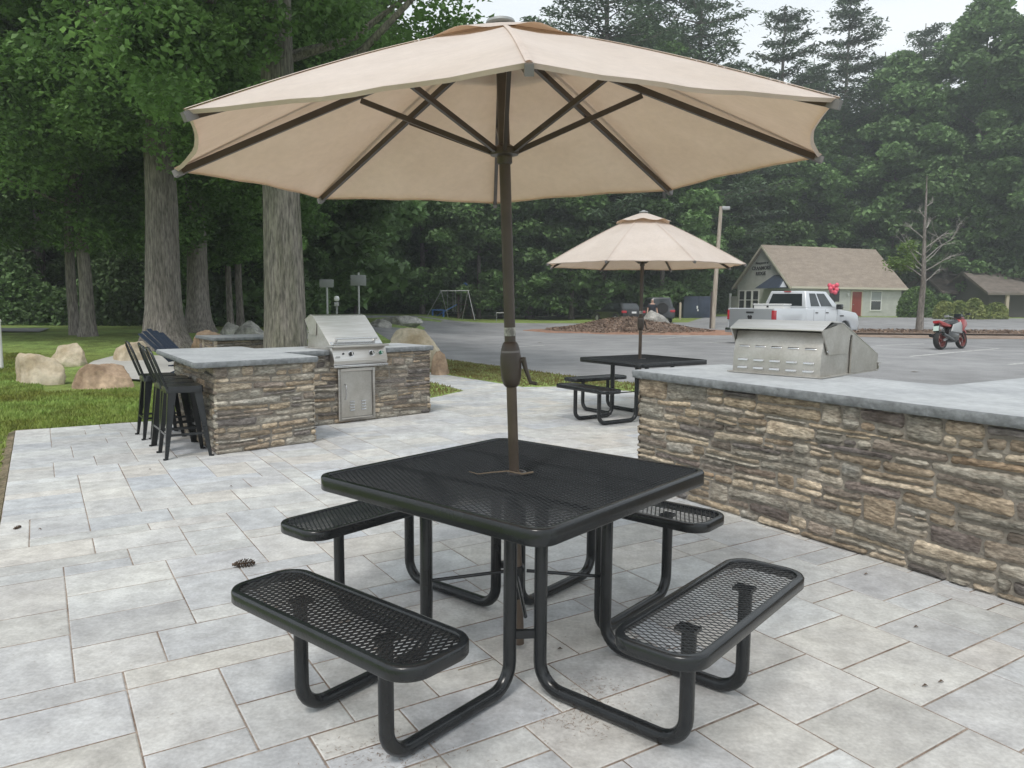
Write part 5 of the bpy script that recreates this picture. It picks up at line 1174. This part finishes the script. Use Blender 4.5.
mb = MB(); mb.box(xr-.15, xr+1.05, Yp-.05, Yp+1.15, zg+1.05, zg+1.12); part(ps, 'deck', mb, M['brownlow']); mb = MB(); mb.bar((xr-.2, Yp+.3, zg+1.1), (xr-1.9, Yp+.3, zg+.15), .5, .08); part(ps, 'slide', mb, M['blue'])
mb = MB(); mb.prism([(xr-.3, zg+2.2), (xr+1.2, zg+2.2), (xr+.45, zg+2.8)], Yp-.1, Yp+1.2, 'y'); part(ps, 'roof', mb, M['blue'])
mb = MB(); mb.bar((xr-.1, Yp-.1, zg), (xr+.7, Yp-.1, zg+1.1), .3, .06); part(ps, 'ladder', mb, M['brownlow'])
tp = thing('play_table', 'small blue play table left of the wooden play tower', 'table', (xl, Yp, zg)); mb = MB(); mb.box(-.5, .5, -.35, .35, .62, .70); part(tp, 'tabletop', mb, M['blue'], bevel=.02)
for sx in (-1, 1):
    for sy in (-1, 1): mb = MB(); mb.box(sx*.42-.04, sx*.42+.04, sy*.28-.04, sy*.28+.04, 0, .62); part(tp, 'leg', mb, M['blue'])
gl = thing('goal_frame', 'small white tube goal frame by the far grass left of the umbrella pole', 'goal', (at(501.5, 54), 54, gz(0, 54)-.03)); mb = MB(); mb.tube([(-.4, 0, 0), (-.4, 0, .62), (.4, 0, .62), (.4, 0, 0)], .03, 6); mb.tube([(-.4, .4, 0), (-.4, 0, .6)], .02, 6); mb.tube([(.4, .4, 0), (.4, 0, .6)], .02, 6); part(gl, 'frame', mb, M['galv'])
# storage container and tan post
cn = thing('storage_container', 'navy storage container with small white label in front of the wood', 'container', (at(696.5, 57), 57, gz(9, 57)-.03)); mb = MB(); mb.box(-1.1, 1.1, 0, 2.2, 0, 1.72); bd = part(cn, 'body', mb, M['navy'], bevel=.02)
for s in (-1, 1): mb = MB(); mb.box(min(s*.03, s*1.04), max(s*.03, s*1.04), -.03, 0, .06, 1.66); part(cn, 'door', mb, M['navy'], bevel=.01)
mb = MB(); mb.box(-.12, -.02, -.036, -.031, .78, 1.0); mb.box(-.06, .03, -.036, -.031, .60, .74); part(cn, 'white_label', mb, M['white'])
t = thing('marker_post', 'tan wooden post between the off road car and the navy container', 'post', (at(678.8, 55), 55, gz(9, 55)-.03)); mb = MB(); mb.box(-.07, .07, -.07, .07, 0, 1.25); part(t, 'post', mb, M['tan'], bevel=.01); mb = MB(); mb.prism([(-.075, 1.25), (.075, 1.25), (0, 1.31)], -.07, .07, 'y'); part(t, 'cap', mb, M['tan'])
# ------------------------------------------------------------------ man
def skin(name, J, E, m, parent, sub=2):
    me = bpy.data.meshes.new(name); me.from_pydata([j[0] for j in J], E, []); o = bpy.data.objects.new(name, me); C.objects.link(o)
    md = o.modifiers.new('s', 'SKIN'); me.skin_vertices.new(name='') if not me.skin_vertices else None
    for i, j in enumerate(J): me.skin_vertices[0].data[i].radius = j[1] if isinstance(j[1], tuple) else (j[1], j[1])
    me.skin_vertices[0].data[0].use_root = True
    o.modifiers.new('u', 'SUBSURF').levels = sub; dg = bpy.context.evaluated_depsgraph_get(); dg.update()
    me2 = bpy.data.meshes.new_from_object(o.evaluated_get(dg)); bpy.data.objects.remove(o); me2.shade_smooth(); me2.materials.clear(); me2.materials.append(m)
    q = bpy.data.objects.new(name, me2); C.objects.link(q); q.parent = parent; return q
mx_, my_ = at(651, 44.5), 44.5
mn_ = thing('person', 'grey haired man in a black shirt standing behind the boulder', 'person', (mx_, my_, gz(mx_, my_)-.03), R(180))
J = [((0, 0, .95), (.11, .10)), ((0, 0, 1.15), (.11, .09)), ((0, 0, 1.38), (.12, .09)), ((0, 0, 1.50), (.06, .06)), ((0, .01, 1.60), (.075, .085)), ((0, .01, 1.70), (.07, .085)),
     ((.20, 0, 1.40), .06), ((.27, 0, 1.12), .045), ((.30, .08, .88), .035), ((-.20, 0, 1.40), .06), ((-.27, 0, 1.12), .045), ((-.30, .08, .88), .035),
     ((.10, 0, .88), .095), ((.12, .02, .50), .065), ((.13, 0, .08), .045), ((.13, .16, .04), .04), ((-.10, 0, .88), .095), ((-.12, .02, .50), .065), ((-.13, 0, .08), .045), ((-.13, .16, .04), .04)]
E_ = [(0, 1), (1, 2), (2, 3), (3, 4), (4, 5), (2, 6), (6, 7), (7, 8), (2, 9), (9, 10), (10, 11), (0, 12), (12, 13), (13, 14), (14, 15), (0, 16), (16, 17), (17, 18), (18, 19)]
nb_ = len(J)
for s, h in ((1, 8), (-1, 11)):
    hp = Vector(J[h][0]); pi_ = len(J); J.append((tuple(hp+Vector((0, .01, -.08))), (.03, .018))); E_.append((h, pi_))
    for k, (dx, l) in enumerate(((-.03, .06), (-.01, .075), (.01, .07), (.03, .055))):
        a = len(J); J.append((tuple(hp+Vector((dx*.5, .015+dx, -.12))), .009)); J.append((tuple(hp+Vector((dx*.5, .03+dx, -.12-l))), .007)); E_ += [(pi_, a), (a, a+1)]
    a = len(J); J.append((tuple(hp+Vector((-s*.02, .05, -.09))), .010)); J.append((tuple(hp+Vector((-s*.03, .07, -.13))), .008)); E_ += [(pi_, a), (a, a+1)]
skin('body', J, E_, M['skin'], mn_)
skin('shirt', [((0, 0, .90), (.20, .17)), ((0, 0, 1.15), (.20, .17)), ((0, 0, 1.39), (.20, .17)), ((0, 0, 1.46), (.12, .11)), ((.21, 0, 1.39), .08), ((.25, 0, 1.20), .07), ((-.21, 0, 1.39), .08), ((-.25, 0, 1.20), .07)], [(0, 1), (1, 2), (2, 3), (2, 4), (4, 5), (2, 6), (6, 7)], M['shirt'], mn_)
skin('trousers', [((0, 0, .93), (.165, .125)), ((.10, 0, .84), .11), ((.12, .02, .50), .085), ((.13, 0, .12), .07), ((-.10, 0, .84), .11), ((-.12, .02, .50), .085), ((-.13, 0, .12), .07)], [(0, 1), (1, 2), (2, 3), (0, 4), (4, 5), (5, 6)], M['shirt'], mn_)
skin('hair', [((0, -.03, 1.66), (.085, .08)), ((0, -.015, 1.73), (.078, .085))], [(0, 1)], M['hair'], mn_)
mb = MB()
for s in (-1, 1): mb.lathe([(.001, -.012), (.012, 0), (.001, .012)], 8, Matrix.Translation((s*.03, .09, 1.655)))
part(mn_, 'eyes', mb, M['dark']); mb = MB(); mb.prism([(.085, 1.61), (.118, 1.615), (.09, 1.66)], -.014, .014, 'x'); part(mn_, 'nose', mb, M['skin'])
# ------------------------------------------------------------------ small things on the patio
def pinecone(px, py, s, rot, label):
    p = gpt(px, py); o = thing('pine_cone', label, 'pine cone', (p.x, p.y, .016*s)); o.rotation_euler = (0, R(90), rot); mb = MB()
    for k in range(46):
        z = -.04+.085*k/46; r = .017*math.sin(math.pi*(k+3)/52)**.6; q = k*2.4
        c, s_ = math.cos(q), math.sin(q); a = Vector((c*r*.3, s_*r*.3, z)); b = Vector((c*r*1.25, s_*r*1.25, z+.006)); t_ = Vector((-s_, c, 0))*.006
        mb.add([a-t_*.5, a+t_*.5, b+t_, b-t_, a+Vector((0, 0, .003)), b+Vector((0, 0, .004))], [(0, 1, 2, 3), (4, 3, 5), (4, 5, 2), (0, 3, 4), (1, 4, 2), (0, 4, 1)])
    part(o, 'scales', mb, M['cone']); mb = MB(); mb.tube([(0, 0, -.045), (0, 0, .04)], [.006, .003], 6); part(o, 'core', mb, M['cone']); o.scale = (s, s, s)
pinecone(243, 567, 1.25, R(20), 'brown pine cone on the pavers left of the front seats')
pinecone(17, 529, .6, R(80), 'tiny pine cone on the pavers near the left edge')
def twig_obj(pts, r, label):
    mb = MB(); mb.tube(pts, [r*(1-.6*i/(len(pts)-1)) for i in range(len(pts))], 6); a = Vector(pts[1]); mb.tube([a, a+(Vector(pts[2])-a)*.5+Vector((.01, .02, .003))], [r*.6, r*.3], 5); tag(mb.build('twig', M['twig'], smooth=60), label, 'twig')
def gp(px, py, z): v = gpt(px, py, 0); v = AX[0]*((px-512)/FOC)+AX[1]*((py-384)/FOC)+AX[2]; t = (CAM_H-z)/(-v.z); return (v.x*t, v.y*t, z)
twig_obj([gp(533, 472, .766), gp(522, 474, .766), gp(508, 471, .77), gp(490, 472.5, .766), gp(478, 474, .768), gp(469, 471.5, .766)], .004, 'pale dry twig lying on the tabletop by the umbrella pole')
twig_obj([gp(458, 670, .003), gp(470, 666, .006), gp(484, 662, .004), gp(495, 659, .003)], .002, 'thin curved twig on the pavers under the foreground table')
# scattered needles and dirt caught in the joints
rg = np.random.default_rng(12); n = 2600; q = []
for (cx, cy, s, k) in ((-.38, 2.3, .12, 260), (.28, 2.5, .10, 260), (.32, 2.72, .08, 160), (.9, 4.6, .8, 80), (-1.2, 3.2, 1.2, 90)):
    q.append(np.stack([rg.normal(cx, s, k), rg.normal(cy, s*.6, k), np.full(k, .002)], 1))
q = np.concatenate(q); Bc = q[:, 0]*GB.x+q[:, 1]*GB.y; q = q[Bc < 3.9]
tag(leaf_mesh('pine_needles', q, .013, mat('needle_litter', (.20, .12, .07), .9), 3, up=8, aspect=.14), 'scattered brown needles and grit on the pavers', 'litter', kind='stuff')
for i, (px, py) in enumerate(((866, 575), (916, 628), (941, 683), (925, 687), (150, 470), (231, 487), (668, 648), (40, 530), (560, 650), (915, 371), (505, 344), (540, 342))):
    p = gpt(px, py); p.z = .003 if px not in (915, 505, 540) else -.02; s = .013 if py > 400 else .12; mb = MB(); mb.add([p+Vector((-s, 0, .0)), p+Vector((0, -s*.4, .006)), p+Vector((s, .1*s, .001)), p+Vector((0, s*.5, .008)), p+Vector((0, 0, .012))], [(0, 1, 4), (1, 2, 4), (2, 3, 4), (3, 0, 4), (0, 3, 2, 1)])
    tag(mb.build('dead_leaf', M['cone']), 'curled dead leaf lying on the ground', 'leaf', 'dead leaves on the ground')
# ------------------------------------------------------------------ haze
HAZE = .0016
if HAZE:
    mb = MB(); mb.box(-215, 215, -38, 215, -1.2, 40); hz = mb.build('haze', None); tag(hz, 'thin pale damp haze between here and the wood', 'haze', kind='stuff')
    m = bpy.data.materials.new('haze'); m.use_nodes = True; N = m.node_tree.nodes; N.clear(); o = N.new('ShaderNodeOutputMaterial'); pv = N.new('ShaderNodeVolumePrincipled')
    pv.inputs['Color'].default_value = (.88, .93, .95, 1); pv.inputs['Density'].default_value = HAZE; pv.inputs['Anisotropy'].default_value = .2
    m.node_tree.links.new(pv.outputs[0], o.inputs['Volume']); hz.data.materials.append(m)
